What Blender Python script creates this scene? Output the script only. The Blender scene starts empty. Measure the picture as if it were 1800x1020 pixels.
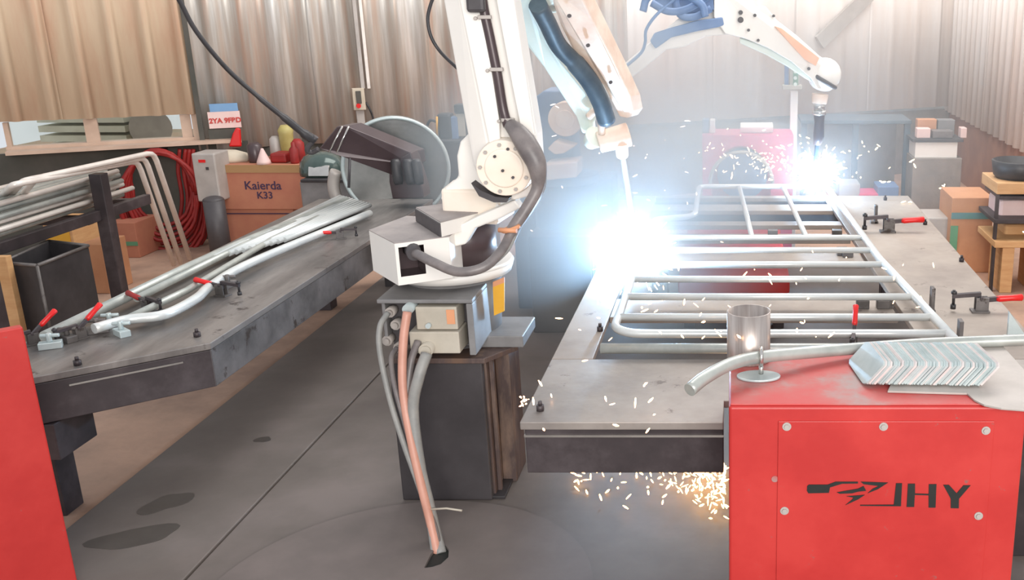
import bpy, math, random
from mathutils import Vector, Matrix
random.seed(7)
sc = bpy.context.scene
COL = sc.collection
R = math.radians

# ------------------------------------------------------------------ camera, world, light, exposure
CAM_H, PITCH, FPX, PX0, PY0 = 1.8, 16.48, 1741.0, 1290.0, 510.0
cam_d = bpy.data.cameras.new('camera'); cam = bpy.data.objects.new('camera', cam_d); COL.objects.link(cam)
cam.location = (0, 0, CAM_H); cam.rotation_euler = (R(90 - PITCH), 0, 0)
cam_d.sensor_width = 36; cam_d.lens = FPX / 1800 * 36; cam_d.shift_x = -(PX0 - 900) / 1800; cam_d.clip_start = 0.05
sc.camera = cam
w = bpy.data.worlds.new('daylight'); sc.world = w; w.use_nodes = True
bg = w.node_tree.nodes['Background']; bg.inputs[0].default_value = (0.90, 0.94, 1.0, 1); bg.inputs[1].default_value = 0.62
def area(name, loc, target, sx, sy, power, col):
    l = bpy.data.lights.new(name, 'AREA'); l.shape = 'RECTANGLE'; l.size = sx; l.size_y = sy; l.energy = power; l.color = col
    o = bpy.data.objects.new(name, l); COL.objects.link(o); o.location = loc
    o.rotation_euler = (Vector(target) - Vector(loc)).to_track_quat('-Z', 'Y').to_euler(); return o
area('open_doorway_daylight', (1.2, -3.2, 2.7), (-0.6, 4.5, 0.8), 4.0, 2.6, 330, (1.0, 0.96, 0.91))
area('added_overhead_fill', (0.8, 6.5, 4.6), (0.6, 7.0, 0), 5.0, 3.0, 230, (1.0, 0.97, 0.93))  # unseen overhead fill lamp, added to brighten the back wall
sc.view_settings.view_transform = 'Standard'; sc.view_settings.look = 'None'
sc.view_settings.exposure = 0.38; sc.view_settings.gamma = 1.0; sc.view_settings.use_curve_mapping = False
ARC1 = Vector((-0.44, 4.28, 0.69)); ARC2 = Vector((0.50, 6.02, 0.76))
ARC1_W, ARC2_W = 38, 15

# ------------------------------------------------------------------ placement maths
th = R(PITCH)
def ray(px, py):
    x = (px - PX0) / FPX; y = -(py - PY0) / FPX
    return Vector((x, math.cos(th) + y * math.sin(th), -math.sin(th) + y * math.cos(th)))
O = Vector((0, 0, CAM_H))
def PY(px, py, Y): d = ray(px, py); return O + d * (Y / d.y)
def PZ(px, py, z): d = ray(px, py); return O + d * ((z - CAM_H) / d.z)
WB = Vector((-4.07, 7.5, 0)); WD = Vector((1, 0.5, 0)).normalized(); WN = Vector((0.5, -1, 0)).normalized()
def W(px, py, off=0.0):
    d = ray(px, py); p0 = WB + WN * off
    return O + d * ((p0 - O).dot(WN) / d.dot(WN))

# ------------------------------------------------------------------ materials
def srgb(r, g, b):
    f = lambda c: (c / 255 / 12.92) if c / 255 <= 0.04045 else ((c / 255 + 0.055) / 1.055) ** 2.4
    return (f(r), f(g), f(b), 1)
def mat(name, c1, c2=None, rough=0.6, metal=0.0, scale=6.0, stretch=(1, 1, 1), c3=None, bump=0.0, detail=6, lo=0.35, hi=0.65, spots=None):
    m = bpy.data.materials.new(name); m.use_nodes = True; nt = m.node_tree; b = nt.nodes['Principled BSDF']
    b.inputs['Roughness'].default_value = rough; b.inputs['Metallic'].default_value = metal
    if c2 is None:
        b.inputs['Base Color'].default_value = srgb(*c1); return m
    tc = nt.nodes.new('ShaderNodeTexCoord'); mp = nt.nodes.new('ShaderNodeMapping'); mp.inputs['Scale'].default_value = stretch
    geo = nt.nodes.new('ShaderNodeNewGeometry')
    nt.links.new(geo.outputs['Position'], mp.inputs['Vector'])
    n = nt.nodes.new('ShaderNodeTexNoise'); n.inputs['Scale'].default_value = scale; n.inputs['Detail'].default_value = detail
    n.inputs['Roughness'].default_value = 0.62
    nt.links.new(mp.outputs[0], n.inputs['Vector'])
    r = nt.nodes.new('ShaderNodeValToRGB'); e = r.color_ramp.elements
    e[0].position = lo; e[0].color = srgb(*c1); e[1].position = hi; e[1].color = srgb(*c2)
    if c3: k = r.color_ramp.elements.new((lo + hi) / 2); k.color = srgb(*c3)
    nt.links.new(n.outputs['Fac'], r.inputs[0]); src = r.outputs[0]
    if spots:
        sc_c, sscale, thr = spots; n3 = nt.nodes.new('ShaderNodeTexNoise'); n3.inputs['Scale'].default_value = sscale; n3.inputs['Detail'].default_value = 5; n3.inputs['Roughness'].default_value = .7
        nt.links.new(geo.outputs['Position'], n3.inputs['Vector']); mr = nt.nodes.new('ShaderNodeMapRange'); mr.inputs[1].default_value = thr; mr.inputs[2].default_value = thr + .06
        nt.links.new(n3.outputs['Fac'], mr.inputs[0]); mx = nt.nodes.new('ShaderNodeMix'); mx.data_type = 'RGBA'; mx.inputs[7].default_value = srgb(*sc_c)
        nt.links.new(mr.outputs[0], mx.inputs[0]); nt.links.new(src, mx.inputs[6]); src = mx.outputs[2]
    nt.links.new(src, b.inputs['Base Color'])
    if bump:
        n2 = nt.nodes.new('ShaderNodeTexNoise'); n2.inputs['Scale'].default_value = scale * 7; nt.links.new(mp.outputs[0], n2.inputs['Vector'])
        bp = nt.nodes.new('ShaderNodeBump'); bp.inputs['Strength'].default_value = bump; bp.inputs['Distance'].default_value = 0.02
        nt.links.new(n2.outputs['Fac'], bp.inputs['Height']); nt.links.new(bp.outputs[0], b.inputs['Normal'])
    return m
def emis(name, col, s):
    m = bpy.data.materials.new(name); m.use_nodes = True; nt = m.node_tree; nt.nodes.clear()
    e = nt.nodes.new('ShaderNodeEmission'); e.inputs[0].default_value = col; e.inputs[1].default_value = s
    o = nt.nodes.new('ShaderNodeOutputMaterial'); nt.links.new(e.outputs[0], o.inputs[0]); return m
M = {}
M['concrete'] = mat('brown_concrete', (188, 152, 130), (152, 124, 108), 0.85, 0, 2.2, bump=.2, c3=(174, 142, 122))
M['slab'] = mat('dark_floor_steel', (92, 84, 80), (120, 110, 106), 0.62, 0.0, 1.1, bump=.1, c3=(104, 96, 91))
M['stain'] = mat('oil_stain', (70, 65, 62), (80, 75, 71), 0.5, 0, 6)
M['disc'] = mat('floor_cover_steel', (96, 87, 83), (124, 113, 109), 0.62, 0.0, 1.1, bump=.1, c3=(108, 99, 95))
M['masonry'] = mat('grey_masonry', (150, 140, 132), (120, 112, 106), 0.9, 0, 3, bump=.2)
M['masonry_dark'] = mat('dark_green_masonry', (72, 72, 66), (88, 84, 78), 0.9, 0, 3)
M['masonry_brown'] = mat('brown_masonry', (170, 125, 105), (150, 110, 95), 0.9, 0, 3)
M['sheet_beige'] = mat('weathered_translucent_sheet', (206, 166, 138), (224, 202, 174), 0.6, 0, 1.3, (4, 4, .55), c3=(216, 192, 164), lo=.3, hi=.7)
M['sheet_galv'] = mat('galvanised_sheet', (198, 160, 138), (240, 238, 234), 0.34, 0.32, 1.5, (6, 6, .30), c3=(200, 192, 182), lo=.3, hi=.68)
M['sheet_light'] = mat('pale_galvanised_sheet', (236, 222, 212), (248, 246, 244), 0.45, 0.1, 1.2, (4, 4, .4), c3=(242, 234, 228), lo=.3, hi=.68)
M['win'] = mat('pinkish_window_frame', (200, 172, 152), (184, 156, 136), .6, 0, 5)
M['steel'] = mat('grimy_table_steel', (126, 118, 114), (160, 152, 146), 0.46, 0.3, 2.6, c3=(144, 136, 130), bump=.06, spots=((104, 94, 90), 9, .62))
M['steel_r'] = mat('dusty_table_steel', (136, 124, 116), (164, 152, 142), 0.62, 0.15, 2.2, c3=(152, 140, 130), bump=.06, spots=((116, 104, 98), 8, .62))
M['steel_l'] = mat('worn_dark_table_steel', (88, 84, 82), (138, 132, 128), 0.4, 0.35, 1.8, (3.5, .7, 1), c3=(112, 106, 103), bump=.06, spots=((74, 66, 64), 7, .6))
M['skirt'] = mat('dark_mill_scale_steel', (52, 46, 48), (84, 76, 78), 0.5, 0.3, 4, c3=(64, 56, 58))
M['skirt2'] = mat('scuffed_skirt_steel', (74, 70, 68), (116, 110, 108), 0.5, 0.3, 5, spots=((60, 50, 44), 8, .58))
M['galv'] = mat('galvanised_tube', (204, 208, 208), (220, 222, 220), 0.30, 0.35, 8)
M['galv_old'] = mat('dull_galvanised_tube', (158, 162, 158), (186, 188, 182), 0.35, 0.35, 8)
M['rackpipe'] = mat('zinc_pipe', (218, 208, 200), (232, 224, 216), 0.35, 0.25, 8)
M['red'] = mat('red_cabinet_paint', (176, 42, 40), (190, 54, 50), 0.38, 0, 4, c3=(183, 47, 44), bump=.03, spots=((130, 92, 88), 16, .66))
M['red_top'] = mat('worn_red_paint', (188, 62, 60), (156, 130, 126), 0.5, 0.05, 4, c3=(180, 84, 80), lo=.36, hi=.62)
M['red_bright'] = mat('bright_red_plastic', (216, 26, 24), (205, 22, 22), .35, 0, 8)
M['red_dark'] = mat('old_red_rubber', (126, 26, 24), (156, 34, 30), .55, 0, 8)
M['white'] = mat('white_robot_paint', (232, 228, 222), (240, 236, 230), 0.35, 0, 3, c3=(236, 231, 224))
M['cream'] = mat('cream_robot_paint', (236, 218, 200), (242, 230, 216), 0.4, 0, 5, c3=(238, 224, 208))
M['peach'] = mat('heat_stained_paint', (226, 196, 176), (238, 222, 206), 0.45, 0, 9, c3=(232, 208, 190))
M['mint'] = mat('pale_green_white_paint', (222, 232, 222), (232, 238, 230), 0.4, 0, 5)
M['dusty'] = mat('dust_covered_paint', (150, 142, 140), (170, 160, 156), 0.8, 0, 8)
M['greybox'] = mat('grey_cast_base', (112, 110, 110), (134, 132, 132), 0.5, 0.1, 6)
M['greydark'] = mat('dark_grey_paint_and_shade', (66, 62, 64), (80, 76, 78), 0.5, 0.1, 6)  # own dark grey of seals and bolts; painted shade on the raised cover
M['conn'] = mat('beige_grey_connector', (172, 164, 150), (190, 182, 168), 0.5, 0, 6)
M['connorange'] = mat('orange_sticker', (214, 150, 110), (206, 142, 104), 0.5, 0, 6)
M['navy'] = mat('dark_navy_shade', (52, 62, 78), (66, 76, 92), 0.5, 0, 5)  # navy stands in for the dark blue shade round the rear robot
M['black'] = mat('black_rubber', (44, 42, 44), (58, 55, 57), 0.45, 0, 9)
M['hose'] = mat('grey_brown_hose', (100, 94, 94), (128, 120, 118), 0.4, 0.0, 14)
M['hose_grey'] = mat('grey_cable_jacket', (128, 128, 126), (148, 146, 142), 0.5, 0, 14)
M['hose_pink'] = mat('copper_pink_cable', (188, 136, 118), (204, 150, 132), 0.45, 0, 10)
M['blueblack'] = mat('blue_black_conduit', (58, 72, 84), (80, 94, 104), 0.4, 0, 9)
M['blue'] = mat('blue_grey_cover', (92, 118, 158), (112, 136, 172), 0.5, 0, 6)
M['maroon'] = mat('dark_maroon_paint', (66, 52, 54), (78, 64, 66), 0.32, 0.1, 5)
M['rust'] = mat('rusty_column_side', (112, 88, 74), (140, 118, 104), 0.6, 0.2, 7, (1, 1, .3), c3=(86, 72, 70))
M['column'] = mat('dark_column_paint', (56, 52, 54), (72, 68, 70), 0.45, 0.1, 4)
M['olive'] = mat('olive_yellow_paint', (168, 152, 84), (182, 168, 110), 0.5, 0, 9)
M['orange_pale'] = mat('pale_orange_lettering_band', (232, 176, 148), (238, 190, 164), 0.5, 0, 9)
M['yellow'] = mat('yellow_warning_label', (226, 170, 50), (216, 160, 46), 0.5, 0, 9)
M['stainless'] = mat('brushed_stainless', (158, 146, 140), (200, 190, 184), 0.36, 0.8, 5, (8, 8, .4))
M['zincplate'] = mat('zinc_plated_sheet', (176, 188, 188), (196, 206, 206), 0.4, 0.3, 10)
M['zincpink'] = mat('cut_edge_zinc', (212, 200, 198), (226, 214, 210), 0.4, 0.25, 20)
M['greyplate'] = mat('dull_grey_plate', (168, 160, 154), (182, 174, 168), 0.5, 0.2, 8)
M['carton'] = mat('brown_cardboard', (184, 128, 92), (196, 142, 104), 0.8, 0, 5)
M['carton_pink'] = mat('reddish_cardboard', (176, 110, 88), (186, 124, 96), 0.8, 0, 5)
M['tape'] = mat('brown_parcel_tape', (170, 132, 92), (164, 126, 86), 0.4, 0, 5)
M['teal'] = mat('teal_tape', (86, 130, 124), (96, 132, 142), 0.5, 0, 5)
M['green'] = mat('green_tape', (96, 150, 112), (90, 140, 108), 0.5, 0, 5)
M['wood'] = mat('pale_wood', (196, 148, 100), (210, 166, 118), 0.7, 0, 6, (1, 1, 6))
M['ink'] = mat('dark_violet_ink', (64, 44, 72), None, .7)
M['logo'] = mat('dark_cut_out', (20, 24, 22), (30, 32, 28), .6, 0, 9)
M['redink'] = mat('faded_red_ink', (190, 66, 60), None, .7)
M['signw'] = mat('pinkish_white_sign', (222, 190, 184), (228, 200, 194), .6, 0, 8)
M['signb'] = mat('sky_blue_sign_band', (110, 150, 190), (120, 158, 196), .6, 0, 8)
M['glassdark'] = mat('dark_green_visor', (64, 80, 76), (88, 100, 96), 0.15, 0.2, 4)
M['cloth'] = mat('off_white_cloth', (196, 182, 162), (206, 194, 176), .9, 0, 8)
M['magenta'] = mat('magenta_red_paint', (206, 72, 112), (216, 88, 124), .5, 0, 5)
M['drum'] = mat('brushed_grey_faceplate', (104, 106, 106), (142, 142, 140), 0.28, 0.6, 2.5, bump=.03)
M['chrome'] = mat('chrome', (210, 206, 200), (190, 186, 182), .2, .9, 9)
M['outside_white'] = mat('white_corrugated_stack', (232, 232, 214), (216, 214, 196), .6, 0, 6)
M['outside_tan'] = mat('tan_outdoor_ground', (190, 156, 126), (170, 150, 120), .8, 0, 3)
gl = bpy.data.materials.new('window_glass'); gl.use_nodes = True
_nt = gl.node_tree; _nt.nodes.clear()
_t = _nt.nodes.new('ShaderNodeBsdfTransparent'); _t.inputs[0].default_value = (.93, .95, .92, 1)
_g = _nt.nodes.new('ShaderNodeBsdfGlossy'); _g.inputs['Roughness'].default_value = .1
_m = _nt.nodes.new('ShaderNodeMixShader'); _m.inputs[0].default_value = .07; _o = _nt.nodes.new('ShaderNodeOutputMaterial')
_nt.links.new(_t.outputs[0], _m.inputs[1]); _nt.links.new(_g.outputs[0], _m.inputs[2]); _nt.links.new(_m.outputs[0], _o.inputs[0])
M['glass'] = gl

# ------------------------------------------------------------------ mesh helpers
def V(*a): return Vector(a)
def smooth_path(pts, n=6):
    pts = [Vector(p) for p in pts]
    if len(pts) < 3: return pts
    P = [2 * pts[0] - pts[1]] + pts + [2 * pts[-1] - pts[-2]]; out = []
    for i in range(1, len(P) - 2):
        a, b, c, d = P[i - 1:i + 3]
        for k in range(n):
            t = k / n
            out.append(.5 * ((2 * b) + (c - a) * t + (2 * a - 5 * b + 4 * c - d) * t * t + (3 * b - a - 3 * c + d) * t ** 3))
    out.append(pts[-1]); return out
class MB:
    def __init__(s): s.v = []; s.f = []; s.sm = []
    def add(s, vs, fs, smooth=False):
        o = len(s.v); s.v += [Vector(p) for p in vs]
        for f in fs: s.f.append([i + o for i in f]); s.sm.append(smooth)
        return s
    def box(s, x0, x1, y0, y1, z0, z1):
        return s.add([(x0, y0, z0), (x1, y0, z0), (x1, y1, z0), (x0, y1, z0), (x0, y0, z1), (x1, y0, z1), (x1, y1, z1), (x0, y1, z1)],
                     [(0, 3, 2, 1), (4, 5, 6, 7), (0, 1, 5, 4), (1, 2, 6, 5), (2, 3, 7, 6), (3, 0, 4, 7)])
    def obox(s, c, ax, ay, az):   # centre and three half-axis vectors
        c, ax, ay, az = map(Vector, (c, ax, ay, az)); vs = []
        for k in (-1, 1):
            for a, b in ((-1, -1), (1, -1), (1, 1), (-1, 1)): vs.append(c + ax * a + ay * b + az * k)
        return s.add(vs, [(0, 3, 2, 1), (4, 5, 6, 7), (0, 1, 5, 4), (1, 2, 6, 5), (2, 3, 7, 6), (3, 0, 4, 7)])
    def loft(s, secs, smooth=False, caps=True):
        n = len(secs[0]); vs = [p for q in secs for p in q]; fs = []
        for k in range(len(secs) - 1):
            for i in range(n):
                j = (i + 1) % n; fs.append((k * n + i, k * n + j, (k + 1) * n + j, (k + 1) * n + i))
        s.add(vs, fs, smooth)
        if caps:
            o = len(s.v) - len(vs)
            s.f.append([o + i for i in range(n)][::-1]); s.sm.append(False)
            s.f.append([o + (len(secs) - 1) * n + i for i in range(n)]); s.sm.append(False)
        return s
    def extr(s, poly, vec): vec = Vector(vec); return s.loft([[Vector(p) for p in poly], [Vector(p) + vec for p in poly]])
    def prism(s, poly, z0, z1): return s.loft([[V(x, y, z0) for x, y in poly], [V(x, y, z1) for x, y in poly]])
    def tube(s, pts, r, n=12, caps=True):
        pts = [Vector(p) for p in pts]; rs = r if isinstance(r, (list, tuple)) else [r] * len(pts); secs = []
        t = (pts[1] - pts[0]).normalized(); up = V(0, 0, 1) if abs(t.z) < .9 else V(1, 0, 0); nrm = t.cross(up).normalized()
        for i, p in enumerate(pts):
            if i: t2 = ((pts[min(i + 1, len(pts) - 1)] - p).normalized() + (p - pts[i - 1]).normalized()).normalized()
            else: t2 = t
            nrm = (nrm - t2 * nrm.dot(t2)).normalized(); b = t2.cross(nrm)
            secs.append([p + (nrm * math.cos(2 * math.pi * k / n) + b * math.sin(2 * math.pi * k / n)) * rs[i] for k in range(n)])
        return s.loft(secs, True, caps)
    def cyl(s, a, b, r, r2=None, n=24): return s.tube([a, b], [r, r if r2 is None else r2], n)
    def ball(s, c, r, n=14, m=9):
        c = Vector(c); rr = Vector(r) if hasattr(r, '__len__') else V(r, r, r); secs = []
        for j in range(1, m):
            a = math.pi * j / m
            secs.append([c + V(rr.x * math.sin(a) * math.cos(2 * math.pi * k / n), rr.y * math.sin(a) * math.sin(2 * math.pi * k / n), -rr.z * math.cos(a)) for k in range(n)])
        s.loft(secs, True, False); o = len(s.v) - n * (m - 1)
        s.v += [c + V(0, 0, -rr.z), c + V(0, 0, rr.z)]; e = len(s.v)
        for k in range(n):
            j = (k + 1) % n; s.f.append([e - 2, o + j, o + k]); s.sm.append(True)
            s.f.append([e - 1, o + (m - 2) * n + k, o + (m - 2) * n + j]); s.sm.append(True)
        return s
    def torus(s, c, R1, r, ax1, ax2, n=32, m=8, a0=0, a1=2 * math.pi):
        c, ax1, ax2 = Vector(c), Vector(ax1).normalized(), Vector(ax2).normalized()
        full = abs(a1 - a0 - 2 * math.pi) < 1e-6
        pts = [c + (ax1 * math.cos(a0 + (a1 - a0) * i / n) + ax2 * math.sin(a0 + (a1 - a0) * i / n)) * R1 for i in range(n + 1)]
        return s.tube(pts, r, m, not full)
    def build(s, name, m, parent=None, bevel=0, seg=2, smooth=False):
        me = bpy.data.meshes.new(name); lo = V(*(min(p[i] for p in s.v) for i in range(3))); hi = V(*(max(p[i] for p in s.v) for i in range(3)))
        c = (lo + hi) / 2
        if parent is None: c.z = lo.z
        me.from_pydata([p - c for p in s.v], [], s.f); me.update()
        me.polygons.foreach_set('use_smooth', [x or smooth for x in s.sm])
        import bmesh
        bm = bmesh.new(); bm.from_mesh(me); bmesh.ops.recalc_face_normals(bm, faces=bm.faces[:]); bm.to_mesh(me); bm.free()
        me.materials.append(M[m] if isinstance(m, str) else m)
        o = bpy.data.objects.new(name, me); COL.objects.link(o)
        if parent is not None: o.parent = parent; o.location = c - wloc(parent)
        else: o.location = c
        if bevel:
            b = o.modifiers.new('bevel', 'BEVEL'); b.width = bevel; b.segments = seg; b.limit_method = 'ANGLE'; b.angle_limit = R(40); b.harden_normals = False
        return o
def wloc(o):
    p = Vector(o.location)
    while o.parent: o = o.parent; p += Vector(o.location)
    return p
def tag(o, label=None, cat=None, group=None, kind=None):
    if label: o['label'] = label
    if cat: o['category'] = cat
    if group: o['group'] = group
    if kind: o['kind'] = kind
    return o
def thing(name, label, cat, loc, group=None, kind=None):
    o = bpy.data.objects.new(name, None); COL.objects.link(o); o.location = loc; o.empty_display_size = .1
    return tag(o, label, cat, group, kind)
def copy_tree(o, parent=None):
    c = o.copy(); COL.objects.link(c); c.parent = parent
    for ch in list(o.children): copy_tree(ch, c)
    return c
def text_mb(txt, size, origin, ax, ay, depth=.002, bold=0.0):
    cu = bpy.data.curves.new('txt', 'FONT'); cu.body = txt; cu.size = size; cu.offset = bold; cu.extrude = depth
    ob = bpy.data.objects.new('txt', cu); COL.objects.link(ob)
    me = bpy.data.meshes.new_from_object(ob.evaluated_get(bpy.context.evaluated_depsgraph_get()))
    ax, ay = Vector(ax).normalized(), Vector(ay).normalized(); az = ax.cross(ay); m = MB()
    m.add([Vector(origin) + ax * v.co.x + ay * v.co.y + az * v.co.z for v in me.vertices], [tuple(p.vertices) for p in me.polygons])
    bpy.data.objects.remove(ob); return m

# ================================================================== SETTING
tag(MB().box(-7, 5, 0.5, 12, -.1, 0).build('floor', 'concrete'), kind='structure')
fl = bpy.data.objects['floor']
# dark steel floor slabs with seams
for k, (x0, x1) in enumerate(((-2.33, -1.755), (-1.745, 1.25))):
    MB().box(x0, x1, .8, 6.9, 0.0, .02).build('floor_slab', 'slab', fl, .004)
def blob(cx, cy, rx, ry, ang, n=28, seed=0):
    rnd = random.Random(seed); ph = [rnd.uniform(0, 6.28) for _ in range(4)]
    out = []
    for i in range(n):
        a = 2 * math.pi * i / n; r = 1 + .14 * math.sin(2 * a + ph[0]) + .1 * math.sin(3 * a + ph[1]) + .05 * math.sin(5 * a + ph[2])
        x, y = rx * r * math.cos(a), ry * r * math.sin(a); out.append((cx + x * math.cos(ang) - y * math.sin(ang), cy + x * math.sin(ang) + y * math.cos(ang)))
    return out
p = PZ(235, 945, .02); q = PZ(292, 885, .02)
MB().prism(blob(p.x, p.y, .125, .075, .3, seed=1), .02, .0212).build('oil_stain', 'stain', fl)
MB().prism(blob(q.x, q.y, .06, .09, -.5, seed=2), .02, .0216).build('oil_stain', 'stain', fl)
p = PZ(462, 773, .02); MB().prism(blob(p.x, p.y, .03, .03, 0, seed=3), .02, .0212).build('oil_stain', 'stain', fl)
# round floor cover with cable hole in front of the column
dc = V(-1.04, 2.66, 0); hole = PZ(768, 975, .03)
d = MB(); n = 96; outer = []; inner = []
hb = [(-.045, -.05), (-.02, .02), (.0, .055), (.03, .05), (.05, .02), (.045, -.01), (.02, -.035), (-.02, -.05)]
hb = [PZ(*q, .03) for q in ((745, 999), (757, 975), (768, 960), (782, 958), (789, 966), (788, 980), (775, 992), (760, 997))]
hc = sum(hb, V(0, 0, 0)) / len(hb)
def hole_r(a):
    dv = V(math.cos(a), math.sin(a), 0)
    for i in range(len(hb)):
        A, B = hb[i] - hc, hb[(i + 1) % len(hb)] - hc; e = B - A; den = dv.x * e.y - dv.y * e.x
        if abs(den) < 1e-9: continue
        t = (A.x * e.y - A.y * e.x) / den; u = (A.x * dv.y - A.y * dv.x) / den
        if t > 0 and -1e-6 <= u <= 1 + 1e-6: return t
    return .03
o2 = dc - hc; o2.z = 0
for i in range(n):
    a = 2 * math.pi * i / n; dv = V(math.cos(a), math.sin(a), 0)
    bq = dv.dot(o2); t = bq + math.sqrt(max(0, bq * bq - o2.length_squared + .60 ** 2))
    outer.append(hc + dv * t); inner.append(hc + dv * hole_r(a))
vs = [V(p.x, p.y, z) for z in (.0205, .03) for ring in (outer, inner) for p in ring]; fs = []
for i in range(n):
    j = (i + 1) % n
    fs += [(2 * n + i, 2 * n + j, 3 * n + j, 3 * n + i), (i, j, 2 * n + j, 2 * n + i), (n + i, n + j, 3 * n + j, 3 * n + i)]
d.add(vs, fs); tag(d.build('floor_cover', 'disc'), 'round grey steel floor cover with a torn cable hole in front of the dark column', 'floor cover')
tag(MB().prism([(p.x, p.y) for p in hb], .0202, .0206).build('hole_shade', 'logo', fl))  # dark sheet paints the shade inside the cable hole

# --- walls
wall = tag(MB().obox(WB + WD * 2.2 - WN * .13 + V(0, 0, .33), WD * 5.5, WN * .12, V(0, 0, .33)).build('wall_back', 'masonry'), kind='structure')
MB().obox(WB + WD * -1.05 - WN * .0 + V(0, 0, .37), WD * 2.2, WN * .02, V(0, 0, .37)).build('dark_lower_panel', 'masonry_dark', wall)
def sheet(s0, s1, z0, z1, off, m, pitch=.2, amp=.022, base=WB, dr=WD, nr=WN, parent=None, kind='wave'):
    n = int((s1 - s0) / pitch * 10); b = MB(); rows = []
    for i in range(n + 1):
        s = s0 + (s1 - s0) * i / n; u = (s / pitch) % 1
        if kind == 'wave': h = math.cos(2 * math.pi * u); h = max(-.7, min(.85, h * 1.15))
        else: h = max(0, min(1, (abs(u - .5) * 2 - .68) / .16)) * 2 - 1
        p = base + dr * s + nr * (off + amp * h); rows.append(p)
    vs = [V(p.x, p.y, z) for z in (z0, z1) for p in rows]; N = n + 1
    b.add(vs, [(i, i + 1, N + i + 1, N + i) for i in range(n)], True)
    o = b.build('corrugated_sheet', m, parent)
    md = o.modifiers.new('solid', 'SOLIDIFY'); md.thickness = .003; return o
s345 = (W(350, 190) - WB).dot(WD)
for k in range(3): sheet(s345 - .86 * (k + 1), s345 - .86 * k, .965 + .004 * k, 3.0, .08 + .004 * (k % 2), 'sheet_beige', .215, .02, parent=wall, kind='rib')
s = s345 - .04; k = 0
while s < 7.15:
    e = min(s + .88, 7.2); mt = 'sheet_galv' if s < 3.2 else 'sheet_light'
    sheet(s, e, .69, 3.0, .035 + .005 * (k % 2), mt, .22 if s < 3.2 else .3, .024 if s < 3.2 else .007, parent=wall, kind='wave' if s < 3.2 else 'rib'); s = e - .02; k += 1
CORN = WB + WD * 7.15   # right back corner
wr = tag(MB().box(CORN.x - .02, CORN.x + .2, 4.2, CORN.y + .1, 0, .66).build('wall_right', 'masonry_brown'), kind='structure')
for k in range(8):
    y1 = CORN.y - .85 * k; sheet(0, .87, .64, 3.0, 0, 'sheet_light', .2, .026, base=V(CORN.x - .06 - .004 * (k % 2), y1, 0), dr=V(0, -1, 0), nr=V(-1, 0, 0), parent=wr)
# window in the left of the back wall
zs, zt = .765, 1.02
win = tag(MB().obox(W(180, 255, .03) * 0 + (W(15, 262, .02) + W(347, 248, .02)) / 2 * V(1, 1, 0).length * 0 + (W(15, 262, .02) + W(347, 248, .02)) / 2, WD * ((W(347, 248) - W(12, 262)).dot(WD) / 2), WN * .045, V(0, 0, .028)).build('window_1', 'win'), kind='structure')
def wbar(px0, px1, z0, z1, m, name, off=.02, dep=.03, parent=win):
    a, b = W(px0, 230, off), W(px1, 230, off); c = (a + b) / 2; c.z = (z0 + z1) / 2
    return MB().obox(c, WD * ((b - a).dot(WD) / 2), WN * dep, V(0, 0, (z1 - z0) / 2)).build(name, m, parent)
wbar(150, 174, .79, .96, 'win', 'mullion'); wbar(320, 338, .79, .96, 'win', 'jamb'); wbar(340, 350, .74, 1.4, 'win', 'jamb', .04)
wbar(8, 17, .79, .96, 'win', 'jamb')
for a, b in ((17, 150), (174, 320)): wbar(a, b, .79, .99, 'glass', 'pane', 0, .003)
wbar(349, 358, .70, 3.0, 'masonry_dark', 'downpipe', .09, .02, wall)
# outdoors beyond the window
og = tag(MB().box(-9, -3.9, 8.2, 14, -.02, .02).build('outdoor_ground', 'outside_tan'), kind='structure')
def outbox(px0, px1, y0, y1, Yo, m, name, label, cat):
    a, b = PY(px0, y0, Yo), PY(px1, y1, Yo)
    return tag(MB().box(a.x, b.x, Yo, Yo + .3, min(a.z, b.z), max(a.z, b.z)).build(name, m), label, cat)
st = thing('board_stack', 'white boards stacked outside the long low window', 'boards', (PY(200, 245, 8.9).x, 9, .02))
for k in range(6):
    a, b = PY(70, 240, 8.9), PY(222, 240, 8.9)
    MB().box(a.x, b.x, 8.9, 9.5, .3 + k * .085, .355 + k * .085).build('board', 'outside_white', st)
MB().box(PY(100, 240, 8.9).x, PY(210, 240, 8.9).x, 8.95, 9.45, .02, .3).build('plinth', 'outside_tan', st)
tag(MB().box(-6.2, -5.9, 9.2, 9.6, .0, 1.3).build('white_post', 'outside_white'), 'white post outside behind the left end of the window', 'post')
tag(MB().cyl(PY(265, 225, 8.9) * 1 , PY(265, 225, 9.3), .17).build('cable_drum', 'greyplate'), 'grey round drum outside behind the right window pane', 'drum')

# diagonal brace on back wall
a, b = W(1440, 75, .09), W(1530, -12, .09)
tag(MB().obox((a + b) / 2, (b - a) / 2, WN * .02, (b - a).cross(WN).normalized() * .07).build('wall_brace', 'greyplate'), 'pale diagonal brace across the sheet wall above the right welding torch', 'brace')

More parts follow.
